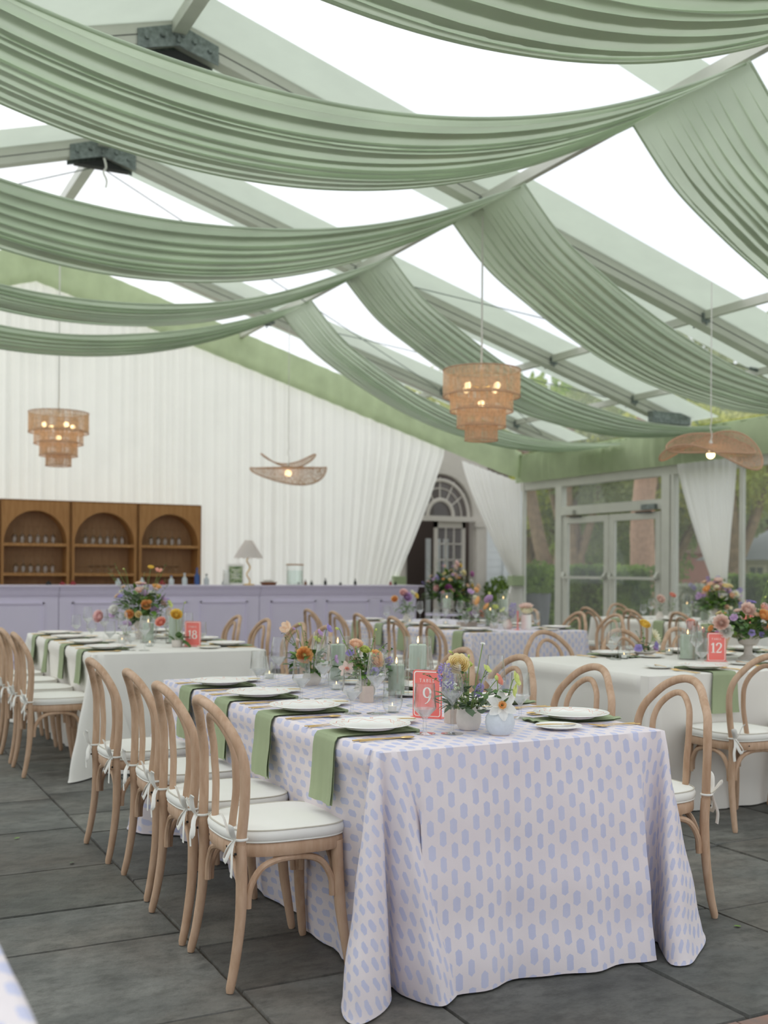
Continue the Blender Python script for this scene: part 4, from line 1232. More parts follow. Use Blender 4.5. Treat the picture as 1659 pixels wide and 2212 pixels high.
naps = [napkin_mesh(.168, .222+.01*i, i+1, 0).mesh('folded_napkin', M['napkin'], 180) for i in range(3)]+[napkin_mesh(.13,.25,5,1.1).mesh('folded_napkin', M['napkin'], 180)]
nap_flat = MB()
def _nf(u, v):
    return ((v-.5)*.36, (u-.5)*.15+.01*sin(v*7), .006+.005*abs(sin(u*9+v*2))*(v > .85 or v < .1))
nap_flat.grid(_nf, 24, 24); nap_flat.grid(lambda u, v: tuple(Vector(_nf(u, v))-Vector((0,0,.005))), 24, 24)
nap_flat = nap_flat.mesh('folded_napkin', M['napkin'], 180)
ZT = .7645
def setting(ex, ey, ang, tb, seat, grp, nap=0, bread=True, detail=True, g2=True, depth=.155):
    """ex,ey: table edge point in front of the seat; ang: direction from seat into the table"""
    c, s = cos(ang), sin(ang)
    def W(u, v, z=0): return (ex+c*u-s*v, ey+s*u+c*v, ZT+z)
    tail = ' %s of %s' % (seat, tb)
    rr = random.Random(hash((round(ex,2), round(ey,2))) & 0xffff)
    if nap is None:
        o = obj_from(nap_flat, 'folded_napkin'); o.location = W(depth, 0); o.rotation_euler = (0,0,ang+rr.uniform(-.1,.1)); tag(o, 'sage green napkin folded under the plate,'+tail, 'napkin', 'sage napkins on '+grp)
    else:
        o = obj_from(naps[nap], 'folded_napkin'); o.location = W(0, .0); o.rotation_euler = (0,0,ang); tag(o, 'sage napkin hanging over the edge,'+tail, 'napkin', 'sage napkins on '+grp)
    plate.put(W(depth, 0, .010), rr.uniform(0,6), 'white dinner plate with coral ribbon line,'+tail, 'dinner plates on '+grp)
    knife.put(W(.115, -.175), ang, 'gold knife right of the plate,'+tail, 'gold knives on '+grp)
    spoon.put(W(.12, -.197), ang, 'gold spoon beside the knife,'+tail, 'gold spoons on '+grp)
    if detail:
        fork.put(W(.10, .172), ang, 'gold inner fork by the plate,'+tail, 'gold inner forks on '+grp)
        fork.put(W(.095, .196), ang, 'gold outer fork by the plate,'+tail, 'gold outer forks on '+grp)
    if bread:
        side_plate.put(W(.335, .165, .001), 0, 'small white bread plate behind the forks,'+tail, 'bread plates on '+grp)
        spreader.put(W(.335, .155, .012), ang+PI*.92, 'gold butter knife across the bread plate,'+tail, 'butter knives on '+grp)
    goblet.put(W(.30, -.125), 0, 'short-stemmed water goblet,'+tail, 'water goblets on '+grp)
    if g2: wine.put(W(.385, -.165), 0, 'tall angular wine glass,'+tail, 'wine glasses on '+grp)
od = ['near seat','second seat','third seat','far seat','fifth seat']
for i, y in enumerate((3.37, 3.945, 4.45, 4.97)):
    setting(1.52, y, 0, 'front printed table', 'left side '+od[i], 'the left of the front table', (0,1,2,1)[i])
for i, y in enumerate((3.32, 3.87, 4.42, 4.98)):
    setting(2.645, y, PI, 'front printed table', 'right side '+od[i], 'the right of the front table', None)
for i, y in enumerate((7.5, 8.1, 8.72, 9.3)):
    setting(1.55, y, 0, 'left ivory table', 'left side '+od[i], 'the left of the left ivory table', (0,2,3,1)[i])
for i, y in enumerate((7.55, 8.15, 8.75, 9.35)):
    setting(2.74, y, PI, 'left ivory table', 'right side '+od[i], 'the right of the left ivory table', None)
for i, x in enumerate((4.46, 5.10, 5.75)):
    setting(x, 4.56, PI/2, 'right ivory table', 'near side '+['left seat','second seat','third seat'][i], 'the near side of the right ivory table', (0,1,2)[i])
for i, x in enumerate((4.62, 5.25, 5.82)):
    setting(x, 5.87, -PI/2, 'right ivory table', 'far side '+['left seat','second seat','third seat'][i], 'the far side of the right ivory table', None)
for i, y in enumerate((8.55, 9.05, 9.62, 10.15, 10.7)):
    setting(5.15, y, 0, 'the middle printed table', 'left side '+od[i], 'the left of the middle table', i % 3, detail=False)
for i, y in enumerate((8.6, 9.2, 9.85)):
    setting(6.42, y, PI, 'the middle printed table', 'right side '+od[i], 'the right of the middle table', None, detail=False)
for i, y in enumerate((8.85, 9.6, 10.35)):
    setting(8.42, y, 0, 'the farthest table', 'left side '+od[i], 'the left of the farthest table', i % 3, detail=False)
# ---------------------------------------------------------------- candles
def lathe_obj(name, prof, mat, parent, seg=32, rf=None, z=0):
    m = MB(); m.lathe(prof, seg, rf=rf); o = m.build(name, mat, parent, 40); o.location = (0,0,z); return o
def flame(parent, z, s=1):
    m = MB(); m.lathe([(0,0),(.0035*s,.004*s),(.0045*s,.009*s),(.003*s,.018*s),(.001*s,.026*s),(0,.029*s)], 10)
    o = m.build('flame', M['flame'], parent); o.location = (0,0,z)
def pillar(label, x, y, h_glass, z0, h_c, foot=False, r=.056, rc=.036, grp=None):
    t_ = thing('hurricane_candle', label, 'candle', (x,y,ZT), 0, grp)
    if foot: prof = [(0,0),(.045,0),(.047,.003),(.012,.008),(.008,.03),(.01,z0-.03),(.04,z0-.012),(r,z0-.008),(r,h_glass),(r-.002,h_glass),(r-.002,z0-.005),(0,z0-.005)]
    else: prof = [(0,0),(r,0),(r,h_glass),(r-.002,h_glass),(r-.002,.006),(0,.006)]
    m = MB(); m.lathe(prof, 36, rf=lambda g, z: 1+.006*cos(g*28)); m.build('glass_cylinder', M['thin'], t_, 40)
    m = MB(); zc = max(z0, .008); m.lathe([(0,zc),(rc,zc),(rc,zc+h_c-.004),(rc-.004,zc+h_c),(.012,zc+h_c-.003),(0,zc+h_c-.005)], 28)
    c_ = m.build('pillar_candle', M['sage_wax'], t_)
    m = MB(); m.tube([(0,0,zc+h_c-.005),(.001,0,zc+h_c+.007)], .001, 5); m.build('wick', M['black'], c_)
    flame(t_, zc+h_c+.004, 1)
    return t_
pillar('tall footed hurricane glass with a sage pillar candle behind the coral 9 sign', 2.17, 3.93, .285, .155, .098, True, .056, .036)
pillar('sage pillar candle in ribbed glass behind the round votive, front printed table', 2.25, 4.27, .168, 0, .132, False, .057, .036)
pillar('sage pillar candle in a glass cylinder at the far end of the front printed table', 2.30, 5.00, .222, 0, .175, False, .06, .037)
def votive(label, x, y, shape='round', grp=None):
    t_ = thing('votive_candle', label, 'candle', (x,y,ZT), 0, grp)
    if shape == 'round': pr = [(0,0),(.026,0),(.037,.022),(.0415,.048),(.035,.086),(.0335,.086),(.040,.048),(.0355,.023),(.025,.004),(0,.004)]
    elif shape == 'tall': pr = [(0,0),(.033,0),(.033,.115),(.0315,.115),(.0315,.005),(0,.005)]
    else: pr = [(0,0),(.026,0),(.028,.05),(.026,.05),(.0245,.006),(0,.006)]
    m = MB(); m.lathe(pr, 28); m.build('glass_cup', M['thin'], t_, 40)
    m = MB(); r = .017 if shape == 'round' else .022
    m.lathe([(0,.006),(r,.006),(r,.026),(.004,.025),(0,.024)], 20); m.build('tea_candle', M['white_wax'], t_)
    flame(t_, .026, .5)
votive('round clear votive glass with a lit candle left of the coral 9 sign', 1.98, 3.79)
votive('tall straight votive tumbler at the far left corner of the front printed table', 2.02, 5.22, 'tall')
votive('small glass votive behind the peach roses in the middle of the front printed table', 2.12, 4.62)
votive('small glass votive at the right behind the tall hurricane glass', 2.36, 4.45, 'tall')
# ---------------------------------------------------------------- table numbers
def stroke(m, pts, z, y=-.0028, up_=None, th=.0006):
    P_ = [(p[0], p[1]) for p in pts]; n = len(P_); vs = []
    for i in range(n):
        a = Vector(P_[max(i-1,0)]); b = Vector(P_[min(i+1,n-1)]); d = (b-a).normalized(); nrm = Vector((-d.y, d.x)); w_ = pts[i][2]/2
        for s in (1,-1):
            q = Vector(P_[i])+nrm*w_*s; vs.append((q.x, y, q.y))
    fs = [(2*i, 2*i+1, 2*i+3, 2*i+2) for i in range(n-1)]
    m.add(vs, fs)
def arcp(cx, cy, rx, ry, a0, a1, n, w0, w1):
    """thick on the sides, thin on top and bottom"""
    out = []
    for i in range(n+1):
        a = math.radians(a0+(a1-a0)*i/n); f = abs(cos(a)); out.append((cx+rx*cos(a), cy+ry*sin(a), w0+(w1-w0)*f))
    return out
def digit(m, ch, x, y, s):
    S = lambda p: [(x+a*s, y+b*s, c*s) for a, b, c in p]
    if ch == '1':
        stroke(m, S([(.0,0,.16),(.0,1,.16)]), 0); stroke(m, S([(-.2,.03,.06),(.2,.03,.06)]), 0); stroke(m, S([(-.22,.78,.05),(-.02,.96,.1)]), 0)
    if ch == '2':
        stroke(m, S([(-.24,.74,.12)]+arcp(0,.74,.23,.23,180,0,12,.07,.15)+[(.2,.6,.14),(.05,.38,.1),(-.14,.18,.08),(-.24,.05,.07)]), 0)
        stroke(m, S([(-.26,.05,.11),(.22,.05,.11),(.27,.2,.05)]), 0)
    if ch == '8':
        stroke(m, S(arcp(0,.76,.2,.2,0,360,24,.06,.13)), 0); stroke(m, S(arcp(0,.29,.25,.26,0,360,24,.06,.15)), 0)
    if ch == '9':
        stroke(m, S(arcp(0,.66,.22,.3,0,360,26,.05,.14)), 0); stroke(m, S([(.215,.62,.14),(.2,.42,.13),(.12,.2,.09),(0,.05,.06),(-.14,-.02,.04)]), 0)
def letters(m, txt, x, y, s, gap):
    W = {'T':.8,'A':.9,'B':.75,'L':.7,'E':.72}
    tot = sum(W[c]*s for c in txt)+gap*(len(txt)-1); cx = x-tot/2
    for c in txt:
        w_ = W[c]*s*.8; L = lambda pts: stroke(m, [(cx+a*w_, y+b*s, t_*s) for a, b, t_ in pts], 0)
        if c == 'T': L([(.5,0,.16),(.5,1,.16)]); L([(0,.96,.07),(1,.96,.07)]); L([(.03,.8,.07),(.03,1,.07)]); L([(.97,.8,.07),(.97,1,.07)]); L([(.3,.03,.06),(.7,.03,.06)])
        if c == 'A': L([(.05,0,.07),(.5,1,.07)]); L([(.5,1,.16),(.95,0,.16)]); L([(.25,.33,.06),(.75,.33,.06)]); L([(-.08,.03,.06),(.2,.03,.06)]); L([(.78,.03,.06),(1.08,.03,.06)])
        if c == 'B':
            L([(.15,0,.16),(.15,1,.16)]); L([(0,.03,.06),(.55,.03,.06)]+[(.55+.35*sin(a), .27-.24*cos(a), .06+.08*abs(sin(a))) for a in [PI*i/8 for i in range(9)]]+[(.15,.52,.06)])
            L([(0,.97,.06),(.5,.97,.06)]+[(.5+.3*sin(a), .75+.22*cos(a), .06+.08*abs(sin(a))) for a in [PI*i/8 for i in range(9)]])
        if c == 'L': L([(.2,0,.16),(.2,1,.16)]); L([(0,.03,.06),(.95,.03,.06),(.98,.3,.05)]); L([(0,.97,.06),(.45,.97,.06)])
        if c == 'E': L([(.2,0,.16),(.2,1,.16)]); L([(0,.03,.06),(.92,.03,.06),(.95,.28,.05)]); L([(0,.97,.06),(.88,.97,.06),(.9,.76,.05)]); L([(.2,.52,.06),(.7,.52,.06)])
        cx += W[c]*s+gap
def rrect(w_, h, r, n=6, z0=0):
    out = []
    for cx, cy, a0 in ((w_/2-r,z0+r,-90),(w_/2-r,z0+h-r,0),(-w_/2+r,z0+h-r,90),(-w_/2+r,z0+r,180)):
        for i in range(n+1):
            a = math.radians(a0+90*i/n); out.append((cx+r*cos(a), cy+r*sin(a)))
    return out
def sign(txt, label, x, y, rz, W_=.118, H=.18):
    t_ = thing('table_number_sign', label, 'sign', (x,y,ZT), rz)
    o_ = rrect(W_, H, .012); n = len(o_); m = MB()
    m.add([(p[0],-.002,p[1]) for p in o_]+[(p[0],.001,p[1]) for p in o_], [tuple(range(n)), tuple(range(2*n-1,n-1,-1))]+[(i,i+n,(i+1)%n+n,(i+1)%n) for i in range(n)])
    m.box(-W_/2-.006, W_/2+.006, -.016, .03, 0, .003)
    m.build('acrylic_panel', M['coral'], t_, False)
    m = MB(); a = rrect(W_-.010, H-.010, .010, 6, .005); b_ = rrect(W_-.017, H-.017, .008, 6, .0085); n = len(a)
    m.add([(p[0],-.0026,p[1]) for p in a]+[(p[0],-.0026,p[1]) for p in b_], [(i,(i+1)%n,(i+1)%n+n,i+n) for i in range(n)])
    m.build('white_border', M['white_paint'], t_, False)
    m = MB(); letters(m, 'TABLE', 0, H*.745, .0125, .0035); m.build('lettering', M['white_paint'], t_, False)
    m = MB(); s = .062
    if not txt: return t_
    if len(txt) == 1: digit(m, txt, 0, H*.30, s)
    else:
        digit(m, txt[0], -.021, H*.30, s); digit(m, txt[1], .014, H*.30, s)
    m.build('number', M['white_paint'], t_, False)
sign('9', 'coral table number sign reading 9 on the nearest printed table', 2.03, 3.60, math.radians(-52))
sign('18', 'coral table number sign reading 18 on the left ivory table', 2.36, 7.62, math.radians(-40), .122)
sign('12', 'coral table number sign reading 12 on the right ivory table', 4.97, 5.14, math.radians(-26), .118)
sign('', 'coral number sign seen edge-on beside the purple hyacinth, middle printed table', 5.86, 8.66, math.radians(62), .12)

# ---------------------------------------------------------------- flowers
def petal_patch(m, base, out, upv, L, w_, cup, curl=0., n=4, mi=0):
    """a curved petal from base; out = outward dir, upv = up dir"""
    out = Vector(out).normalized(); upv = Vector(upv).normalized(); side = out.cross(upv).normalized()
    vs = []; 
    for j in range(n+1):
        t_ = j/n; 
        a = cup*t_                                    # bends from out toward up
        d = out*math.cos(a)+upv*math.sin(a)
        c_ = base+ (out*math.sin(a)/max(cup,1e-3)+upv*(1-math.cos(a))/max(cup,1e-3))*L if cup > .01 else base+out*L*t_
        c_ = c_-upv*curl*L*t_*t_
        ww = w_*math.sin(PI*(.12+.80*t_))
        for s in (-1,-.5,0,.5,1):
            vs.append(c_+side*ww*s+(-out*.18+upv*.22)*ww*s*s)
    k_ = 5
    m.add(vs, [(j*k_+i, j*k_+i+1, (j+1)*k_+i+1, (j+1)*k_+i) for j in range(n) for i in range(k_-1)], None, mi)
def bloom_mesh(kind, col, col2=None):
    m = MB(); Z = Vector((0,0,1)); rr = random.Random(hash(kind) % 97 if False else len(kind)*7+len(col))
    mats = [P[col], P[col2] if col2 else M['leaf3'], M['leaf3']]
    if kind in ('ranunculus', 'rose'):
        R0 = .028
        lay = 6
        for k in range(lay):
            f = k/(lay-1); n = 5+k
            for i in range(n):
                a = 2*PI*i/n+k*.7; o = Vector((cos(a), sin(a), 0))
                petal_patch(m, o*(.002+.006*f)-Z*.002*f, o*(.4+.6*f)+Z*(.9-.75*f), Z, (.020+.012*f)*(1.0 if kind == 'ranunculus' else 1.12), .012+.006*f, 1.9-.9*f, .0, 4)
        m.ell((0,0,.010), (.010,.010,.009), 8, 5, None, 1 if col2 else 0)
    elif kind == 'tulip':
        for k in range(2):
            for i in range(3):
                a = 2*PI*i/3+k*PI/3; o = Vector((cos(a), sin(a), 0)); petal_patch(m, o*.004, o, Z, .052, .019, 1.75, -.02, 6)
    elif kind == 'daffodil':
        for i in range(6):
            a = 2*PI*i/6; o = Vector((cos(a), sin(a), 0)); petal_patch(m, o*.004, o, Z, .036, .013, .25, .05, 4)
        for k in range(3):
            for i in range(8):
                a = 2*PI*i/8+k*.4; o = Vector((cos(a), sin(a), 0)); petal_patch(m, o*.002, o*(.3+.35*k)+Z, Z, .017-.002*k, .006, .3, .35, 3, None or 1)
    elif kind == 'hyacinth':
        for k in range(9):
            z = k*.0095; rad = .015*sin(PI*(.2+.7*k/9))+.004
            for i in range(7):
                a = 2*PI*i/7+k*.5; o = Vector((cos(a), sin(a), .15)); b_ = Vector((cos(a)*rad*.5, sin(a)*rad*.5, z))
                for q in range(4):
                    e = o+Vector((rr.uniform(-.8,.8), rr.uniform(-.8,.8), rr.uniform(-.7,.7))); petal_patch(m, b_+o*rad*.4, e, Z, .010, .0032, .4, .2, 2)
    elif kind == 'sweet_pea':
        for i in range(5):
            a = 2*PI*i/5; o = Vector((cos(a), sin(a), .3)); petal_patch(m, Vector((0,0,0)), o, Z, .022, .013, .7, .1, 3)
    elif kind == 'daisy':
        for k in range(2):
            for i in range(11):
                a = 2*PI*i/11+k*.3; o = Vector((cos(a), sin(a), .15+.4*k)); petal_patch(m, o*.003, o, Z, .030-.006*k, .006, .3, .05, 3)
        m.ell((0,0,.005), (.007,.007,.005), 8, 4, None, 1)
    elif kind == 'hellebore':
        for i in range(5):
            a = 2*PI*i/5; o = Vector((cos(a), sin(a), .1)); petal_patch(m, o*.002, o, Z, .028, .017, .5, .0, 4)
    elif kind == 'bud':
        m.ell((0,0,.006), (.006,.006,.009), 8, 6)
    elif kind == 'scabiosa':
        for k in range(3):
            for i in range(10):
                a = 2*PI*i/10+k*.3; o = Vector((cos(a), sin(a), .2+.5*k)); petal_patch(m, o*.002, o, Z, .024-.006*k, .008, .3, .0, 2)
    return m.mesh(kind, mats, 180)
_bl = {}
def bloom(kind, col, parent, p, d, s=1, col2=None, label=None):
    key = (kind, col, col2)
    if key not in _bl: _bl[key] = bloom_mesh(*key)
    o = obj_from(_bl[key], kind, parent)
    o.matrix_local = aim(p, d, s, random.Random(p[0]*999).uniform(0, 6))
    return o
def leaf_blade(m, p, d, L, w_, bend=.3, mi=0):
    d = Vector(d).normalized(); s = d.cross(Vector((0,0,1)));  s = s.normalized() if s.length > .01 else Vector((1,0,0)); n = s.cross(d)
    vs = []
    for j in range(5):
        t_ = j/4; c_ = Vector(p)+d*L*t_-Vector((0,0,1))*bend*L*t_*t_; ww = w_*math.sin(PI*(.06+.92*t_))
        vs += [c_-s*ww, c_+n*ww*-.25, c_+s*ww]
    m.add(vs, [(3*j+i, 3*j+i+1, 3*j+i+4, 3*j+i+3) for j in range(4) for i in range(2)], None, mi)
def arrangement(name, label, cat, x, y, vase, flowers, leaves=40, spread=.07, h=.10, seed=1, top=.07, z0=ZT, leafmix=(0,1,2), lw=.011, ll=.045, sprigs=3, grp=None):
    """vase(parent) builds the pot; flowers = [(kind, colour, dx, dy, z, size, tilt dir or None, colour2)]"""
    rr = random.Random(seed)
    t_ = thing(name, label, cat, (x,y,z0), 0, grp)
    vase(t_)
    fm = MB()
    flowers = [tuple(f[:5])+(f[5]*(.66 if f[5] > 1.35 and spread > .09 else 1),)+tuple(f[6:]) for f in flowers]
    if leaves > 150:
        flowers = flowers+rand_flowers(seed, leaves//9, spread*1.05, top+h*.28, h*.75, mix, .55, .95)
    for fl in flowers:
        kind, col, dx, dy, z, s = fl[:6]; d = fl[6] if len(fl) > 6 and fl[6] else (dx*2.5, dy*2.5, .12); c2 = fl[7] if len(fl) > 7 else None
        tip = Vector((dx,dy,z)); dn = Vector(d).normalized()
        b0 = Vector((dx*.15, dy*.15, top-.02))
        fm.tube(spline([b0, b0.lerp(tip,.5)+Vector((0,0,.01)), tip-dn*.008, tip], 6), .0018, 5, m=0)
        bloom(kind, col, t_, tip, d, s, c2)
    for i in range(leaves):
        a = rr.uniform(0,2*PI); r = spread*rr.uniform(.05,1)**.7; z = top+rr.uniform(0,1)*h*(1-.5*r/spread)
        p = Vector((cos(a)*r*.8, sin(a)*r*.8, z)); d = Vector((cos(a)+rr.uniform(-.6,.6), sin(a)+rr.uniform(-.6,.6), rr.uniform(-.1,1.1)))
        leaf_blade(fm, p, d, ll*rr.uniform(.6,1.2), lw*rr.uniform(.6,1.3), rr.uniform(0,.6), 1+rr.choice(leafmix))
        if i % 3 == 0: fm.tube([Vector((cos(a)*.01, sin(a)*.01, top-.01)), p], .0011, 4, m=0)
    for i in range(sprigs):
        a = rr.uniform(0,2*PI); q = Vector((cos(a)*spread*rr.uniform(.7,1.3), sin(a)*spread*rr.uniform(.7,1.3), top+h*rr.uniform(.9,1.5)))
        sp = spline([Vector((0,0,top)), q*.5+Vector((0,0,top*.5+.02)), q], 10); fm.tube(sp, .0009, 4, m=0)
        for p in sp[4:]:
            for _ in range(2): leaf_blade(fm, p, (rr.uniform(-1,1), rr.uniform(-1,1), rr.uniform(-.2,1)), .014, .005, .2, 1+rr.choice(leafmix))
    fm.build('foliage', [M['stem'], M['leaf'], M['leaf2'], M['leaf3']], t_, 180)
    return t_
def rand_flowers(seed, n, R, zc, hz, kinds, smin=1., smax=1.5, up=.35):
    rr = random.Random(seed); out = []
    for i in range(n):
        k, c, c2 = kinds[i % len(kinds)]
        a = rr.uniform(0, 2*PI); e = rr.uniform(-.15, 1)*PI/2
        d = Vector((cos(a)*cos(e), sin(a)*cos(e), sin(e)))
        f = rr.uniform(.75, 1.1)
        out.append((k, c, d.x*R*f, d.y*R*f, zc+d.z*hz*f, rr.uniform(smin, smax), (d.x, d.y, d.z+up), c2))
    return out
mix = [('ranunculus','peach',None),('tulip','mauve',None),('rose','blush',None),('ranunculus','orange',None),('daisy','cream','yellow'),('sweet_pea','purple',None),('rose','pink',None),('rose','white',None),('hyacinth','purple',None),('ranunculus','butter',None)]
def v_tulip(p):
    m = MB(); m.lathe([(0,0),(.03,0),(.036,.006),(.0435,.028),(.044,.048),(.041,.068),(.0385,.078),(.036,.078),(.038,.066),(.040,.046),(.03,.01),(0,.008)], 60,
        rf=lambda g, z: 1+.015*cos(g*8)*min(1,z*30))
    for i, v in enumerate(m.v):
        if v.z > .06: v.z += (v.z-.06)*.25*cos(math.atan2(v.y,v.x)*8)
    m.build('scalloped_pot', M['stone'], p, 60)
def v_ball(p):
    m = MB(); m.lathe([(0,0),(.03,0),(.034,.003),(.046,.02),(.051,.042),(.0465,.065),(.034,.081),(.026,.086),(.026,.09),(.022,.09),(.022,.083),(0,.06)], 40); m.build('round_vase', M['stone_blue'], p, 40)
    m = MB(); m.lathe([(0,-.0005),(.031,-.0005),(.034,.003),(.0345,.0045)], 40); m.build('glaze_foot', M['stone_rose'], p)
def v_grey(p):
    m = MB(); m.lathe([(0,0),(.03,0),(.043,.018),(.046,.036),(.040,.055),(.03,.063),(.022,.064),(.022,.058),(0,.04)], 32); m.build('round_vase', M['stone'], p, 40)
def v_cup(p):
    m = MB(); m.lathe([(0,0),(.034,0),(.037,.004),(.040,.05),(.038,.05),(.035,.01),(0,.008)], 32); m.build('cup_pot', M['stone'], p, 40)
def v_jug(p):
    m = MB(); m.lathe([(0,0),(.034,0),(.045,.02),(.046,.04),(.036,.065),(.024,.082),(.026,.095),(.023,.095),(.021,.082),(0,.06)], 32); m.build('flared_vase', M['stone'], p, 40)
def v_box(p):
    m = MB(); m.box(-.022,.022,-.022,.022,0,.068); m.build('square_vase', M['stone_rose'], p, False)
def v_bowl(p):
    m = MB(); m.lathe([(0,0),(.04,0),(.05,.008),(.092,.03),(.09,.032),(.05,.014),(0,.012)], 40); m.build('shallow_bowl', M['stone'], p, 40)
def v_goblet(s=1):
    def f(p):
        m = MB(); m.lathe([(0,0),(.062*s,0),(.064*s,.006*s),(.03*s,.03*s),(.024*s,.06*s),(.03*s,.085*s),(.06*s,.1*s),(.07*s,.13*s),(.072*s,.165*s),(.067*s,.165*s),(.06*s,.13*s),(0,.12*s)], 36); m.build('footed_bowl', M['stone'], p, 40)
    return f
def v_tray(p):
    m = MB(); m.box(-.10,.10,-.035,.035,0,.045); m.build('trough_planter', M['stone_rose'], p, False)
arrangement('bud_vase', 'round pale blue vase with a white and orange daffodil, front of the front printed table', 'flowers', 2.045, 3.125, v_ball,
  [('daffodil','white',-.012,-.03,.103,1.35,(-.4,-1,.35),'orange'),('hellebore','lime',.06,.0,.185,1.0,(.5,-.6,.3)),('hellebore','lime',.045,-.01,.15,1.0,(.6,-.6,-.1)),('bud','lime',.0,.02,.185,1.1)], 16, .03, .10, 3, .085, leafmix=(0,0), lw=.012, ll=.04, sprigs=0)
arrangement('flower_pot', 'scalloped cream pot with yellow ranunculus, lilac hyacinth and eucalyptus on the front printed table', 'flowers', 2.01, 3.27, v_tulip,
  [('ranunculus','butter',-.05,-.01,.225,1.2,(-.3,-.5,.35)),('hyacinth','purple',-.085,.0,.145,1.15,(-.3,-.2,1)),('rose','lime',.0,.02,.22,.62,(0,-.4,1)),('ranunculus','coral',.13,.02,.165,.72,(.6,-.5,.4)),
   ('hellebore','lime',.085,.02,.205,.7,(.3,-.6,.6)),('daisy','white',.075,.03,.295,.35,(0,-.3,1)),('hyacinth','purple',.02,-.02,.12,.6,(.1,-.6,1)),('bud','lime',-.06,.02,.27,.8),('bud','lime',.03,.05,.25,.8)],
  96, .13, .10, 4, .068, leafmix=(1,1,0), lw=.013, ll=.042, sprigs=6)
arrangement('flower_vase', 'grey stoneware jug with peach ranunculus and roses in the centre of the front printed table', 'flowers', 2.10, 4.28, v_jug,
  [('ranunculus','orange',.035,-.02,.165,1.25,(.3,-.8,.4)),('ranunculus','peach',-.03,.03,.225,.95,(-.1,-.5,.8)),('sweet_pea','purple',-.06,.02,.19,1.1,(-.4,-.5,.6)),('hyacinth','purple',.0,-.03,.10,.9,(.1,-.8,.3)),
   ('rose','lime',.01,.03,.20,.7,(0,-.6,.8)),('hyacinth','purple',.08,.01,.13,.8,(.5,-.5,.5)),('bud','lime',-.12,.02,.30,1.0),('bud','lime',.07,.04,.29,.9),('daffodil','blush',-.10,-.03,.13,.95,(-.5,-.8,.2),'coral')],
  110, .13, .12, 5, .085, leafmix=(0,0,2), lw=.014, ll=.045, sprigs=8)
arrangement('flower_vase', 'low round vase with orange ranunculus and peach tulip, far end of front printed table', 'flowers', 2.10, 4.86, v_grey,
  [('ranunculus','orange',-.06,-.04,.148,1.25,(-.2,-1,.15),'lime'),('tulip','peach',-.12,.01,.27,.9,(-.8,-.3,.5)),('sweet_pea','mauve',.04,.01,.245,1.1,(.4,-.5,.5)),('sweet_pea','purple',.09,.02,.265,1.3,(.5,-.6,.4)),('daffodil','white',.035,-.05,.09,1.0,(.2,-1,.1),'peach'),
   ('hellebore','lime',.03,.02,.215,.8,(.3,-.5,.6)),('bud','blush',-.07,.0,.215,1.3),('bud','mauve',-.085,.01,.27,1.5),('sweet_pea','mauve',.11,-.02,.12,1.3,(.8,-.6,.2)),('bud','lime',-.05,.03,.29,.8)],
  64, .12, .14, 6, .06, leafmix=(0,0,2), lw=.018, ll=.07, sprigs=6)
arrangement('bud_vase', 'small square taupe vase with sparse stems beside the sign of the front printed table', 'flowers', 2.035, 4.13, v_box, [('bud','lime',.02,0,.20,.8),('scabiosa','purple',.04,.01,.13,.7,(.5,-.5,.6))], 8, .04, .06, 7, .06, sprigs=1)
arrangement('bud_vase', 'small taupe block vase behind the scalloped pot of the front printed table', 'flowers', 2.045, 3.44, v_box, [('bud','cream',.01,0,.12,.7)], 5, .03, .03, 8, .06, sprigs=0)
# table 18
arrangement('flower_pot', 'small ribbed pot with a yellow ranunculus beside the 18 sign', 'flowers', 2.24, 7.60, v_cup,
  [('ranunculus','yellow',-.01,0,.225,1.3,(-.1,-.8,.5)),('rose','coral',-.125,-.03,.175,1.1,(-.5,-.6,.5)),('bud','lime',.06,.03,.31,1)], 5, .05, .04, 9, .045, leafmix=(0,), lw=.03, ll=.11, sprigs=0)
f18 = [('ranunculus','orange',-.0,-.15,.27,1.9,(0,-1,.3)),('ranunculus','orange',-.12,-.13,.20,1.7,(-.4,-1,.2)),('rose','pink',-.33,-.05,.18,2.1,(-.8,-.6,.2)),('rose','white',-.22,-.05,.23,1.7,(-.6,-.7,.4)),('tulip','mauve',.08,-.1,.21,1.1,(.1,-.6,.8)),
       ('rose','blush',.2,-.1,.20,1.8,(.5,-.8,.3)),('rose','blush',.17,-.02,.27,1.4,(.5,-.6,.6)),('hellebore','lime',.23,0,.27,1.3,(.6,-.6,.4)),('sweet_pea','purple',-.16,.0,.33,2.0,(-.3,-.5,.8)),('tulip','mauve',.02,.02,.34,1.1,None),
       ('rose','orange',.13,.02,.40,1.1,(.2,-.3,1)),('ranunculus','yellow',.08,.0,.56,.8,(0,-.4,1)),('tulip','coral',.15,.03,.53,.9,(.2,0,1)),('bud','lime',-.12,.05,.55,1.4)]
arrangement('flower_bowl', 'large footed bowl of orange, pink and white flowers on the left ivory table', 'flowers', 2.24, 8.62, v_goblet(.9), f18, 230, .22, .30, 12, .14, lw=.02, ll=.085, sprigs=16)
pillar('sage pillar candle in a glass cylinder left of the 18 sign', 2.33, 7.98, .26, 0, .195, False, .065, .042)
pillar('shorter sage pillar candle behind the round votive on the left ivory table', 2.17, 8.12, .2, 0, .14, False, .06, .04)
votive('round lit votive glass left of the flower pot on the left ivory table', 2.08, 7.74)
votive('small votive glowing among the wine glasses at the left of the left ivory table', 1.98, 8.15, 'small')
arrangement('bud_vase', 'low mauve posy in a small pot among the glasses of the left ivory table', 'flowers', 2.05, 8.35, v_cup, [('sweet_pea','mauve',-.02,-.02,.1,1.3),('sweet_pea','blush',.05,-.02,.09,1.2),('rose','mauve',.02,.03,.12,1)], 14, .06, .05, 14, .045, sprigs=2)
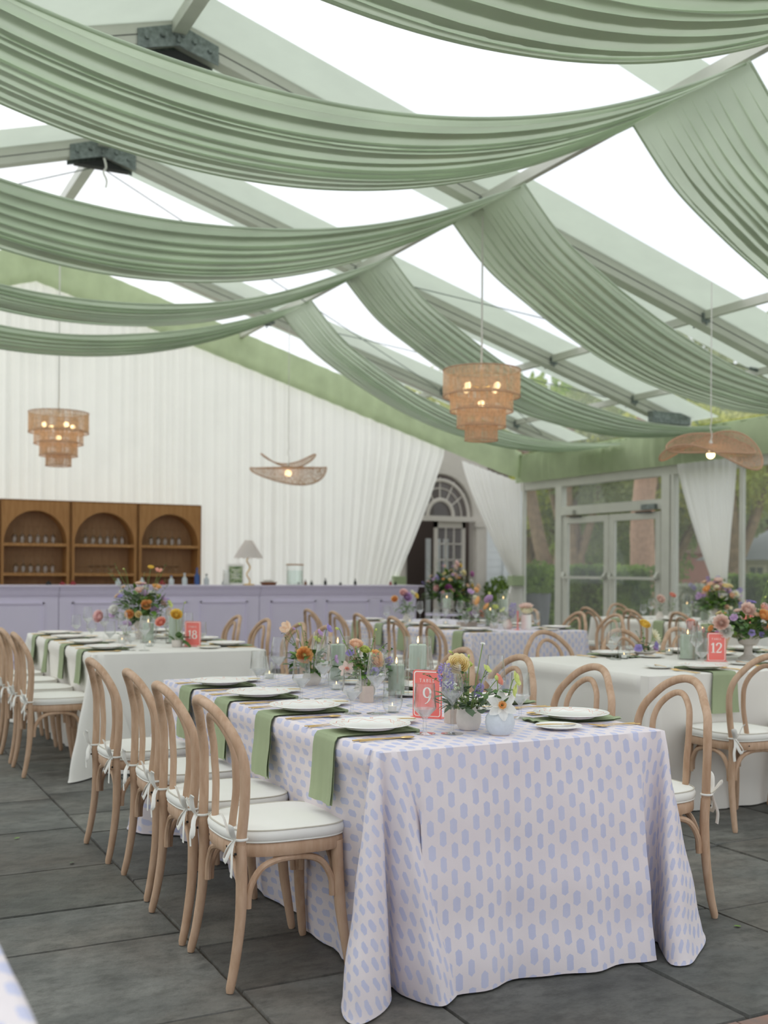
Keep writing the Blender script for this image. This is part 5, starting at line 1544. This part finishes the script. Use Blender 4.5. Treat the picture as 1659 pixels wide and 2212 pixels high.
# table 12
f12 = [('ranunculus','orange',-.04,-.16,0.284,1.9,(-.1,-1,.4)),('rose','blush',-.13,-.12,0.318,2.0,(-.4,-.8,.6)),('tulip','mauve',.09,-.22,0.224,1.5,(.1,-.6,.8)),('ranunculus','lime',-.035,-.24,0.172,1.35,(-.1,-1,.2),'lime'),('rose','pink',.02,-.2,0.232,1.2,(0,-.9,.5)),
       ('rose','coral',.24,-.12,0.232,1.7,(.6,-.7,.3)),('daisy','cream',.24,-.05,0.344,2.4,(.4,-.6,.7),'yellow'),('scabiosa','purple',.02,-.02,0.361,1.4,(0,-.3,1)),('rose','blush',-.31,-.08,0.241,2.1,(-.8,-.7,.3)),('rose','white',-.27,-.08,0.189,1.9,(-.7,-.7,.1)),
       ('sweet_pea','purple',-.16,-.18,0.181,1.9,(-.4,-.9,.1)),('sweet_pea','purple',-.10,-.2,0.172,1.7,(-.1,-.9,.1)),('tulip','purple',.2,-.15,0.284,1.3,(.4,-.6,.8)),('rose','pink',.13,.0,0.327,1.4,None),('rose','coral',.07,-.05,0.310,1.2,None),
       ('sweet_pea','mauve',-.30,-.04,0.172,1.6,None),('sweet_pea','mauve',.16,-.2,0.172,1.6,(.3,-.9,.1)),('daisy','white',-.08,-.2,0.241,.8,(0,-1,.4),'yellow'),('bud','lime',.14,.0,0.396,1.2),('bud','lime',.26,.05,0.516,1.0),('bud','lime',.22,.05,0.499,1.0),('rose','peach',.3,0,0.258,1.6,None),('rose','white',.33,-.1,0.215,1.4,None)]
arrangement('flower_bowl', 'large footed stone bowl overflowing with orange, mauve and blush flowers on the right ivory table', 'flowers', 5.30, 5.20, v_goblet(1.0), f12, 300, .28, .17, 15, .14, lw=.022, ll=.085, sprigs=10)
pillar('sage pillar candle in a square-looking glass cylinder left of the 12 sign', 4.90, 5.32, .245, 0, .15, False, .062, .048)
pillar('second sage pillar candle directly left of the 12 sign', 5.06, 5.36, .2, 0, .165, False, .055, .042)
arrangement('flower_bowl', 'shallow cream bowl with a yellow ranunculus and white lily-like daffodil on the right ivory table', 'flowers', 4.85, 5.68, v_bowl,
  [('ranunculus','yellow',-.0,-.0,.20,1.2,(0,-.6,.7)),('daisy','cream',.07,-.02,.125,1.9,(.5,-.7,.4),'yellow'),('sweet_pea','purple',.05,-.05,.07,1.5,(.4,-.8,.2)),('sweet_pea','purple',-.06,-.02,.05,1.6,(-.7,-.6,.2)),('sweet_pea','mauve',.09,.0,.04,1.3,None)], 30, .045, .10, 16, .02, lw=.014, ll=.04, sprigs=2)
votive('round votive glass at the left of the shallow bowl on the right ivory table', 4.56, 5.53)
votive('small straight votive glass right of the shallow bowl on the right ivory table', 5.05, 5.66, 'small')
arrangement('bud_vase', 'glass of peach blooms behind the candle cylinder on the right ivory table', 'flowers', 5.18, 5.62, v_cup, [('rose','coral',.0,-.02,.19,1.4,(0,-.8,.5)),('rose','peach',.05,0,.17,1.2,None)], 10, .04, .08, 17, .05)
# middle printed table
pillar('tall hurricane glass with sage candle, left one on the middle printed table', 5.72, 9.75, .33, .17, .1, True, .062, .04)
pillar('tall hurricane glass with sage candle, right one on the middle printed table', 6.15, 9.35, .33, .17, .1, True, .062, .04)
pillar('low sage pillar candle between the two tall hurricanes, middle printed table', 5.93, 9.25, .2, 0, .15, False, .062, .042)
arrangement('flower_vase', 'loose mauve and cream tulips in a taupe trough, middle printed table', 'flowers', 5.72, 9.35, v_tray,
  [('tulip','mauve',.03,.0,.33,1.7,None),('rose','cream',.1,.02,.27,1.6,None),('ranunculus','orange',.13,.05,.36,1.4,None),('rose','coral',.14,-.02,.12,1.7,None),('tulip','mauve',.0,0,.20,1.4,None),('rose','peach',.08,0,.22,1.2,None),('tulip','mauve',.05,-.03,.10,1.3,(0,-.5,.6)),('hellebore','lime',.27,.02,.32,1.5,None),('hellebore','lime',.24,.02,.26,1.5,None)], 60, .13, .22, 18, .05, lw=.02, ll=.1, sprigs=4)
arrangement('flower_vase', 'pink and mauve ranunculus with peach bloom near the bar end of the middle table', 'flowers', 5.55, 10.3, v_jug,
  [('rose','pink',-.06,-.03,.31,2.0,(-.2,-.8,.5)),('ranunculus','mauve',-.03,-.05,.27,2.4,(0,-1,.3)),('ranunculus','orange',-.17,-.04,.25,1.7,(-.5,-.8,.3)),('rose','yellow',.1,0,.28,1.5,None),('rose','cream',.06,0,.31,1.4,None)], 40, .1, .14, 19, .09, lw=.018, ll=.07)
arrangement('flower_vase', 'white flared vase with a tall purple hyacinth, middle printed table', 'flowers', 5.84, 8.80, v_jug,
  [('hyacinth','purple',.03,-.02,.115,1.65,(.1,-.1,1)),('hellebore','lime',-.05,0,.18,1.2,None)], 16, .05, .08, 20, .09, sprigs=2)
arrangement('flower_pot', 'small pot with orange and mauve ranunculus on the middle printed table', 'flowers', 5.80, 8.98, v_cup,
  [('ranunculus','orange',-.12,.08,.26,1.5,None),('ranunculus','mauve',-.0,.08,.27,1.5,None),('ranunculus','orange',-.05,.04,.2,1.3,None),('hellebore','lime',.04,.04,.2,1.2,None)], 22, .06, .1, 21, .045, lw=.016, ll=.06)
for i, (x, y) in enumerate(((5.45,10.05),(5.62,9.6),(6.0,9.0))): votive('small lit votive on the middle printed table, %s' % ['by the mauve ranunculus','behind the tulip trough','near the hyacinth vase'][i], x, y, 'small')
m = MB(); m.lathe([(0,0),(.05,0),(.05,.14),(.046,.14),(.046,.01),(0,.01)], 40, rf=lambda g, z: 1+.02*cos(g*20))
t_ = thing('ribbed_pillar', 'white ribbed cylinder vase right of the hyacinth', 'vase', (6.0,8.72,ZT)); m.build('ribbed_body', M['white_cer'], t_, 40)
bloom('rose', 'cream', t_, (0,0,.16), (-.2,-.4,1), 1.8); bloom('rose', 'blush', t_, (.01,.02,.19), (.1,.2,1), 2.0)
# farthest table
arrangement('flower_bowl', 'tall mound of pink, mauve and peach flowers on the farthest ivory table', 'flowers', 8.98, 9.28, v_goblet(.9),
  rand_flowers(31, 40, .26, .28, .17, mix, 1.5, 2.2), 260, .27, .22, 22, .13, lw=.026, ll=.1, sprigs=10)
pillar('sage pillar candle in a glass cylinder at the left of the farthest table', 9.03, 9.82, .30, 0, .17, False, .06, .05)
pillar('sage pillar candle right of the first on the farthest table', 9.05, 9.55, .22, 0, .15, False, .055, .045)
arrangement('bud_vase', 'blush bloom in a bud vase at the left end of the farthest table', 'flowers', 8.75, 9.97, v_jug, [('rose','blush',0,0,.23,1.6,(-.1,-.8,.5))], 12, .05, .1, 23, .09)
arrangement('bud_vase', 'coral pompon bloom in a bud vase on the farthest table', 'flowers', 8.90, 9.93, v_jug, [('ranunculus','coral',0,0,.275,1.3,(0,-.6,.7))], 14, .05, .12, 24, .09)
sign('', 'coral sign standing behind the big flower bowl on the farthest table', 9.02, 8.86, math.radians(-30), .13)
# big standing arrangement at the end of the bar
arrangement('flower_bowl', 'big wild yellow, pink and magenta bouquet at the right end of the bar', 'flowers', 7.35, 12.5, v_goblet(1.1),
  [('ranunculus','magenta',-.12,-.2,0.330,2.4,(-.1,-1,.3)),('ranunculus','pink',-.22,-.1,0.330,2.2,None),('rose','blush',.05,-.1,0.475,2.2,None),('rose','pink',.12,.0,0.647,2.0,None),('rose','blush',.1,0,0.594,1.8,None),('rose','yellow',.18,0,0.627,1.4,None),('rose','butter',.2,-.05,0.528,2.0,None),
   ('rose','yellow',.16,-.1,0.277,2.2,None),('rose','butter',-.04,.0,0.515,1.6,None),('daffodil','white',.36,0,0.409,2,None,'yellow'),('rose','peach',.45,0,0.343,2.0,None),('rose','pink',.03,-.2,0.238,2.2,None),('rose','yellow',.3,-.1,0.363,1.5,None),('rose','butter',.2,0,0.462,1.7,None),('ranunculus','magenta',.42,.1,0.515,1.8,None)],
  420, .33, .40, 25, .18, z0=.76, lw=.03, ll=.13, sprigs=14)
tb = MB(); 
t_ = thing('pedestal_table', 'small round table under the big arrangement at the bar end', 'table', (7.35,12.5,0)); tb.lathe([(0,0),(.2,0),(.2,.02),(.03,.05),(.03,.72),(.3,.73),(.3,.755),(0,.755)], 28); tb.build('pedestal', M['lilac'], t_)
# ---------------------------------------------------------------- bar
def bar():
    XA, XB, Y, Z = -1.0, 7.54, 13.6, 1.11
    seams = [-.1, 2.54, 5.13, 7.5]
    pans = [[(.2,.9),(1.25,2.37)], [(2.70,4.14),(4.32,4.96)], [(5.29,5.94),(6.10,6.74),(6.93,7.28)]]
    for i, (a, b_) in enumerate(zip(seams, seams[1:])):
        t_ = thing('bar_unit', ['leftmost lilac panelled bar section below the oak shelves','middle lilac panelled bar section behind the left ivory table','right lilac panelled bar section below the table lamp'][i], 'bar', ((a+b_)/2, Y, 0), 0, 'lilac bar sections')
        c_ = (a+b_)/2
        m = MB(); m.box(a-c_+.004, b_-c_-.004, .04, .62, 0, 1.0); m.build('body', M['lilac'], t_, False)
        m = MB(); m.box(a-c_+.004, b_-c_-.004, .02, .04, 0, .12); m.build('plinth', M['lilac'], t_, False)
        m = MB()
        for z, o_ in ((.985,.0),(1.005,-.015),(1.03,-.03),(1.06,-.05)): m.box(a-c_+.003, b_-c_-.003, o_+.02, .62, z, z+.035)
        m.build('cornice', M['lilac'], t_, False)
        for (p, q) in pans[i]:
            m = MB(); z0, z1 = .2, .905; w_ = .022
            for (xa,xb,za,zb) in ((p,q,z1-w_,z1),(p,q,z0,z0+w_),(p,p+w_,z0,z1),(q-w_,q,z0,z1)): m.box(xa-c_,xb-c_,.022,.04,za,zb)
            m.build('panel_moulding', M['lilac'], t_, False)
    m = MB(); m.box(-.15, XB+.04, Y-.06, Y+.66, Z-.02, Z)
    tag(m.build('worktop', M['lilac_top'], None, False), 'long lilac counter top running over all bar sections', 'counter')
bar()
# oak arched shelves
def shelf_proto():
    W_, H, D = .945, 2.27, .38
    r = thing('arched_shelf_unit', 'x', 'shelf')
    ax, az, R0 = .0, 1.67, .425
    m = MB(); n = 28
    def face(y):
        pass
    # face board with arch hole down to the counter
    pts = [(R0*cos(PI*i/n), az+R0*1.06*sin(PI*i/n)) for i in range(n+1)]
    top = [(W_/2 if i < n*.25 else (-W_/2 if i > n*.75 else W_/2*(1-2*(i-n*.25)/(n*.5))), H if n*.25 <= i <= n*.75 else az+(H-az)*(i/(n*.25) if i < n*.25 else (n-i)/(n*.25))) for i in range(n+1)]
    for i in range(n):
        a, b_ = pts[i], pts[i+1]; c_, d = top[i+1], top[i]
        m.add([(a[0],0,a[1]),(b_[0],0,b_[1]),(c_[0],0,c_[1]),(d[0],0,d[1])], [(0,1,2,3)])
        m.add([(a[0],0,a[1]),(b_[0],0,b_[1]),(b_[0],.34,b_[1]),(a[0],.34,a[1])], [(0,3,2,1)])
    m.box(-W_/2,-R0,0,.02,.05,az); m.box(R0,W_/2,0,.02,.05,az)
    m.build('arched_front', M['oak'], r, False)
    m = MB(); m.box(-W_/2,-W_/2+.02,.0,D,0,H); m.box(W_/2-.02,W_/2,.0,D,0,H); m.box(-W_/2,W_/2,0.0,D,H-.02,H); m.build('carcass', M['oak'], r, False)
    for xa in (-R0-.02, R0):
        m = MB(); m.box(xa,xa+.02,.02,D-.03,.05,az); m.build('inner_cheek', M['oak'], r, False)
    m = MB(); m.box(-W_/2+.02,W_/2-.02,D-.03,D-.01,0,H-.02); m.build('back_panel', M['oak_in'], r, False)
    for z in (1.25, 1.665, .8): 
        m = MB(); m.box(-R0,R0,.005,D-.03,z-.04,z); m.build('shelf', M['oak'], r, False)
    return Proto(r)
SP = shelf_proto()
YS = 15.75
for i, x in enumerate((1.66, 2.615, 3.57, 4.525)):
    SP.put((x, YS, 0), 0, ['oak arched shelf unit cut off by the left edge of the photo','oak arched shelf unit with wine glasses, leftmost fully seen','oak arched shelf unit with leaning-looking glasses, middle of three','oak arched shelf unit at the right end of the row'][i], 'oak arched shelves behind the bar')
UP = single('shelf_wine_glass', lathe_mesh('shelf_wine_glass', [(r*1.0, .238-z) for r, z in TALL][::-1], M['glass'], 16), 'glass')
COUPE = single('coupe_glass', lathe_mesh('coupe_glass', [(0,.002),(.035,.002),(.03,.004),(.004,.01),(.004,.07),(.03,.085),(.048,.11),(.047,.112),(.028,.088),(0,.08)], M['glass'], 16), 'glass')
for c_, x in enumerate((2.615, 3.57, 4.525)):
    nm = ['left','middle','right'][c_]
    for j in range(6 if c_ < 2 else 5):
        UP.put((x-.26+.105*j+(.02 if c_ else 0), YS+.16, 1.666), 0, 'upturned wine glass on the upper shelf of the %s oak arch' % nm, 'upturned glasses, upper shelf, %s arch' % nm)
    for j in range(6 if c_ == 0 else 4):
        (UP if c_ == 0 else COUPE).put((x-.24+.1*j+(.08 if c_ else 0), YS+.16, 1.251), 0, ('upturned wine glass' if c_ == 0 else 'coupe glass')+' on the lower shelf of the %s oak arch' % nm, 'glasses, lower shelf, %s arch' % nm)
# things on the counter
ZB = 1.11
t_ = thing('table_lamp', 'wavy brass table lamp with a pale scalloped shade on the bar', 'lamp', (5.05,13.85,ZB))
m = MB(); m.lathe([(0,0),(.085,0),(.085,.012),(.02,.02),(0,.02)], 24); m.build('base', M['brass'], t_)
m = MB(); m.tube([(.022*sin(z*34+.5),0,.02+z) for z in [i*.0125 for i in range(32)]], .009, 8); m.build('stem', M['brass'], t_)
m = MB(); m.lathe([(.05,.60),(.19,.375)], 64, rf=lambda g, z: 1+.045*abs(cos(g*6)))
for v in m.v:
    if v.z < .4: v.z -= .018*abs(math.cos(math.atan2(v.y,v.x)*6))
m.lathe([(.05,.60),(.0,.602)], 24); m.build('shade', cloth('blush_shade', (246,238,232), .45), t_, 180)
m = MB(); m.ell((0,0,.46), .03, 10, 6); m.build('bulb', M['white_wax'], t_)
t_ = thing('menu_frame', 'small green floral menu card in a white scalloped frame on the bar', 'sign', (4.86,13.82,ZB), math.radians(-8))
m = MB(); o_ = []
for i in range(60):
    f = i/60*4; s_ = int(f); u_ = f-s_; a, b_ = [(-.11,0),(.11,0),(.11,.27),(-.11,.27)][s_], [(.11,0),(.11,.27),(-.11,.27),(-.11,0)][s_]
    x_, z_ = a[0]+(b_[0]-a[0])*u_, a[1]+(b_[1]-a[1])*u_; q = .006*abs(sin(f*PI*4)); n_ = [(0,-1),(1,0),(0,1),(-1,0)][s_]; o_.append((x_+n_[0]*q, z_+n_[1]*q+.007))
m.add([(p[0],-.006,p[1]) for p in o_]+[(p[0],.006,p[1]) for p in o_], [tuple(range(60)), tuple(range(119,59,-1))]+[(i,i+60,(i+1)%60+60,(i+1)%60) for i in range(60)]); m.build('frame', M['white_paint'], t_, False)
k = NT('floral_card'); kc = k.ramp(k.noise(30,4), lin((112,136,92)), lin((178,190,150)), .45, .55)
m = MB(); m.box(-.09,.09,-.009,-.0065,.03,.25); m.build('card', k.end(k.bsdf(kc, .6)), t_, False)
m = MB()
for z_, w_ in ((.2,.05),(.17,.03),(.14,.06),(.115,.04),(.09,.055)): m.box(-w_,w_,-.0105,-.0095,z_,z_+.008)
m.build('text_line', M['white_paint'], t_, False)
t_ = thing('straw_canister', 'clear canister of pale straws left of the menu card on the bar', 'canister', (4.72,13.78,ZB))
m = MB(); m.lathe([(0,0),(.05,0),(.042,.19),(.055,.2),(.05,.2),(.038,.19),(.045,.01),(0,.01)], 20); m.build('canister', M['thin'], t_)
for i in range(12):
    m = MB(); a = i*.53; m.tube([(.03*cos(a),.03*sin(a),.01),(.034*cos(a),.034*sin(a),.16)], .004, 5); m.build('straw', M['white_paint'], t_)
t_ = thing('wooden_tray', 'small brown tray with pale napkins right of the table lamp', 'tray', (5.34,13.85,ZB))
m = MB(); m.lathe([(0,0),(.09,0),(.12,.04),(.11,.04),(.085,.008),(0,.008)], 24); m.build('tray', wood('brown_tray', (150,96,60), (120,72,44)), t_)
m = MB()
for i in range(5): m.box(-.07+.028*i, -.048+.028*i, -.03, .03, .02, .066+.006*(i % 2))
m.build('napkin_stack', M['cushion'], t_, False)
t_ = thing('drink_dispenser', 'square clear glass drink dispenser with a wooden lid on the bar', 'dispenser', (5.72,13.85,ZB))
m = MB(); m.lathe([(0,0),(.115,0),(.115,.27),(.11,.27),(.11,.01),(0,.01)], 36); m.build('jar', M['thin'], t_)
m = MB(); m.lathe([(0,.27),(.12,.27),(.12,.287),(0,.287)], 30); m.build('lid', M['oak'], t_)
m = MB(); m.lathe([(0,.012),(.108,.012),(.108,.2),(0,.2)], 30); m.build('water', glassy('pale_water', (.90,.95,.93), 1.2), t_)
m = MB(); m.tube([(0,-.11,.03),(0,-.15,.03),(0,-.15,.01)], .01, 8); m.build('tap', M['galv'], t_)
# bar bottles and tools
def bottle(x, y, h, r, mat, label, cap=None):
    t_ = thing('bottle', label, 'bottle', (x,y,ZB if y < 14.4 else .9))
    m = MB(); m.lathe([(0,0),(r,0),(r,h*.55),(r*.35,h*.72),(r*.33,h),(0,h)], 14); m.build('glass_body', mat, t_)
    m = MB(); m.lathe([(0,h*.93),(r*.42,h*.93),(r*.42,h*1.04),(0,h*1.04)], 10); m.build('cap', cap or M['black'], t_)
gb = [plain('dark_green_bottle', (40,60,44), .2), plain('red_label', (150,40,48), .4), plain('blue_bottle', (52,84,140), .25), plain('clear_spirit', (200,206,206), .15), plain('amber_bottle', (128,78,40), .2), M['black']]
bl = [(2.85,.05,5,5,'low dark bottle top at the far left of the bar'),(3.02,.04,1,1,'red-capped bottle top in front of the left oak arch'),(3.15,.05,1,1,'second red-capped bottle top left of the left table bouquet'),(3.72,.08,3,3,'clear bottle neck before the middle arch'),(4.03,.09,3,3,'clear pourer neck before the middle arch'),(4.30,.06,1,1,'pink-red bottle top before the middle arch'),
      (4.42,.12,3,2,'stout clear bottle with pale label behind the left table bouquet'),(4.70-.1,.15,3,3,'clear bottle with white cap before the right arch'),(4.62+.15,.22,2,2,'tall blue bottle before the right oak arch'),(4.9,.14,3,5,'grey-topped bottle before the right arch'),
      (5.25-.1,.07,3,3,'small clear bottle near the right end of the shelves')]
for i, (x, h, a, b_, lb) in enumerate(bl): bottle(x-.35 if x < 5.3 else x, 14.1, h, .035, gb[a], lb, gb[b_])
for i, (x, h, a, lb) in enumerate(((5.9,.07,4,'small amber dropper bottle right of the dispenser'),(5.99,.06,0,'small green dropper bottle right of the dispenser'),(6.2,.09,5,'black dropper bottle standing alone on the bar'),(6.43,.04,5,'short black-capped bottle on the right half of the bar'),(6.66,.085,5,'black dropper bottle nearer the bar end'),(7.22,.06,1,'dark red bottle group at the right end of the bar'),(7.3,.05,5,'dark squat bottle at the right end of the bar'))):
    bottle(x, 13.9, h, .02, gb[a], lb)

# ---------------------------------------------------------------- hanging lamps
def chandelier(label, x, y, zt, ztop):
    t_ = thing('tiered_raffia_lamp', label, 'lamp', (x,y,zt))
    R0 = .385; H = [.23,.15,.155,.16]; Rr = [R0,.315,.245,.165]; z = 0
    for i in range(4):
        m = MB(); z0 = z-H[i]-(.03 if i < 3 else 0); r = Rr[i]
        m.lathe([(r,z),(r,z0)], 72)
        o = m.build('raffia_tier', M['raffia'], t_, 180)
        m = MB()
        for zz in (z, z0): m.tube([(r*cos(a),r*sin(a),zz) for a in [2*PI*j/48 for j in range(48)]], .006, 6, True)
        m.build('hoop', M['woven_rim'], o)
        z = z-H[i]
    m = MB(); m.tube([(0,0,-.0),(0,0,-.42)], .008, 8)
    for a in (0.3, 1.87, 3.44, 5.0): m.tube([(0,0,-.17),(.17*cos(a),.17*sin(a),-.17)], .006, 6)
    for a in (0, 2.09, 4.19): m.tube([(0,0,-.02),(R0*cos(a),R0*sin(a),-.005)], .004, 5)
    m.build('lamp_arms', M['brass'], t_)
    for j, a in enumerate((0.3, 1.87, 3.44, 5.0, None)):
        p = (.205*cos(a), .205*sin(a), -.17) if a is not None else (0,0,-.33)
        m = MB(); m.ell(p, .034, 12, 8); m.build('bulb', M['bulb'], t_)
    m = MB(); m.tube(spline([(0,0,0),(.004,0,.05),(-.004,0,.1),(0,0,.18)], 8)+[Vector((0,0,ztop-zt))], .009, 6)
    m.lathe([(0,.0),(.03,.0),(.032,.03),(.012,.055),(0,.055)], 12)
    m.build('cord', M['cord'], t_)
chandelier('tiered raffia lamp with glowing bulbs, nearer one above the front table', 5.83, 9.28, 3.32, 4.86)
chandelier('tiered raffia lamp at left, farther one before the white curtain', 2.73, 14.75, 3.36, 5.95)
def petal_lamp(label, x, y, z, ztop, rz, flip):
    t_ = thing('petal_pendant_lamp', label, 'lamp', (x,y,z), rz)
    def leafshape(L, W_, bend, tilt, rz_, twist=0, dz=0, half=False):
        m = MB()
        def fn(u, v):
            a = 2*PI*u; r = v
            px, py = L*r*cos(a), W_*r*sin(a)
            zz = dz+bend*(px/L)**2*L+(tilt+twist*px/L)*(min(py, .02) if half else py)
            return (px, py, zz)
        Mx = Matrix.Rotation(rz_, 4, 'Z')
        m.grid(fn, 48, 12, Mx)
        o = m.build('fibre_petal', M['woven'], t_, 180)
        q = MB(); q.tube([Mx @ Vector(fn(i/48, 1)) for i in range(48)], .010, 6, True); q.build('petal_rim', M['woven_rim'], o)
    if not flip: t_.scale = (.9,.9,.9)
    if flip:
        leafshape(.56, .30, -.02, .85, .0, .35, 0, True); leafshape(.40, .17, .42, .25, .12, .25, .03)
    else:
        leafshape(.57, .30, -.24, .42, -.05, .9, .02); leafshape(.50, .28, -.16, .50, .05, 0, .05)
    m = MB(); m.ell((0,0,-.085), .047, 14, 10); m.build('bulb', M['bulb'], t_)
    m = MB(); m.lathe([(0,-.01),(.022,-.01),(.022,.05),(.012,.075),(0,.075)], 12); m.build('socket', M['cord'], t_)
    m = MB(); m.tube(spline([(0,0,.06),(.012,0,.14),(-.006,0,.22),(.008,0,.3),(.0,0,.42),(0,0,.5)], 16)+[Vector((0,0,ztop-z))], .006, 6); m.build('cord', M['cord'], t_)
petal_lamp('two-petal woven pendant lamp before the white curtain above the bar', 6.06, 14.95, 2.82, 5.0, math.radians(-27), True)
petal_lamp('two-petal woven pendant lamp at upper right before the door curtain', 7.98, 8.35, 2.59, 4.44, math.radians(-27), False)
for (x, y, z) in ((5.83,9.28,3.05),(2.73,14.75,3.1),(6.06,14.95,2.72),(7.98,8.35,2.5)):
    l = bpy.data.lights.new('bulb_light', 'POINT'); l.energy = 1.6; l.color = (1,.8,.55); l.shadow_soft_size = .1
    o = bpy.data.objects.new('bulb_light', l); C.objects.link(o); o.location = (x, y, z-.12 if z < 3 else z)
# fallen leaves on the paving
for i, (x, y, c_) in enumerate(((.83,5.55,'leaf3'),(.5,4.6,'leaf3'),(3.05,3.02,'leaf3'),(1.0,5.0,'leaf2'),(.62,6.1,'leaf2'))):
    m = MB(); leaf_blade(m, (0,0,.004), (1,.3,.1), .03, .01, 0); o = m.build('fallen_leaf', M[c_]); o.location = (x,y,0); o.rotation_euler = (0,0,i*1.3)
    tag(o, ['tiny yellow-green leaf on the paving between the left chairs','tiny leaf scrap on the paving at left','small green leaf on the paving right of the front printed table','tiny dull leaf on the paving behind the chairs of the front printed table','dry leaf on the paving before the left ivory table'][i], 'leaf')
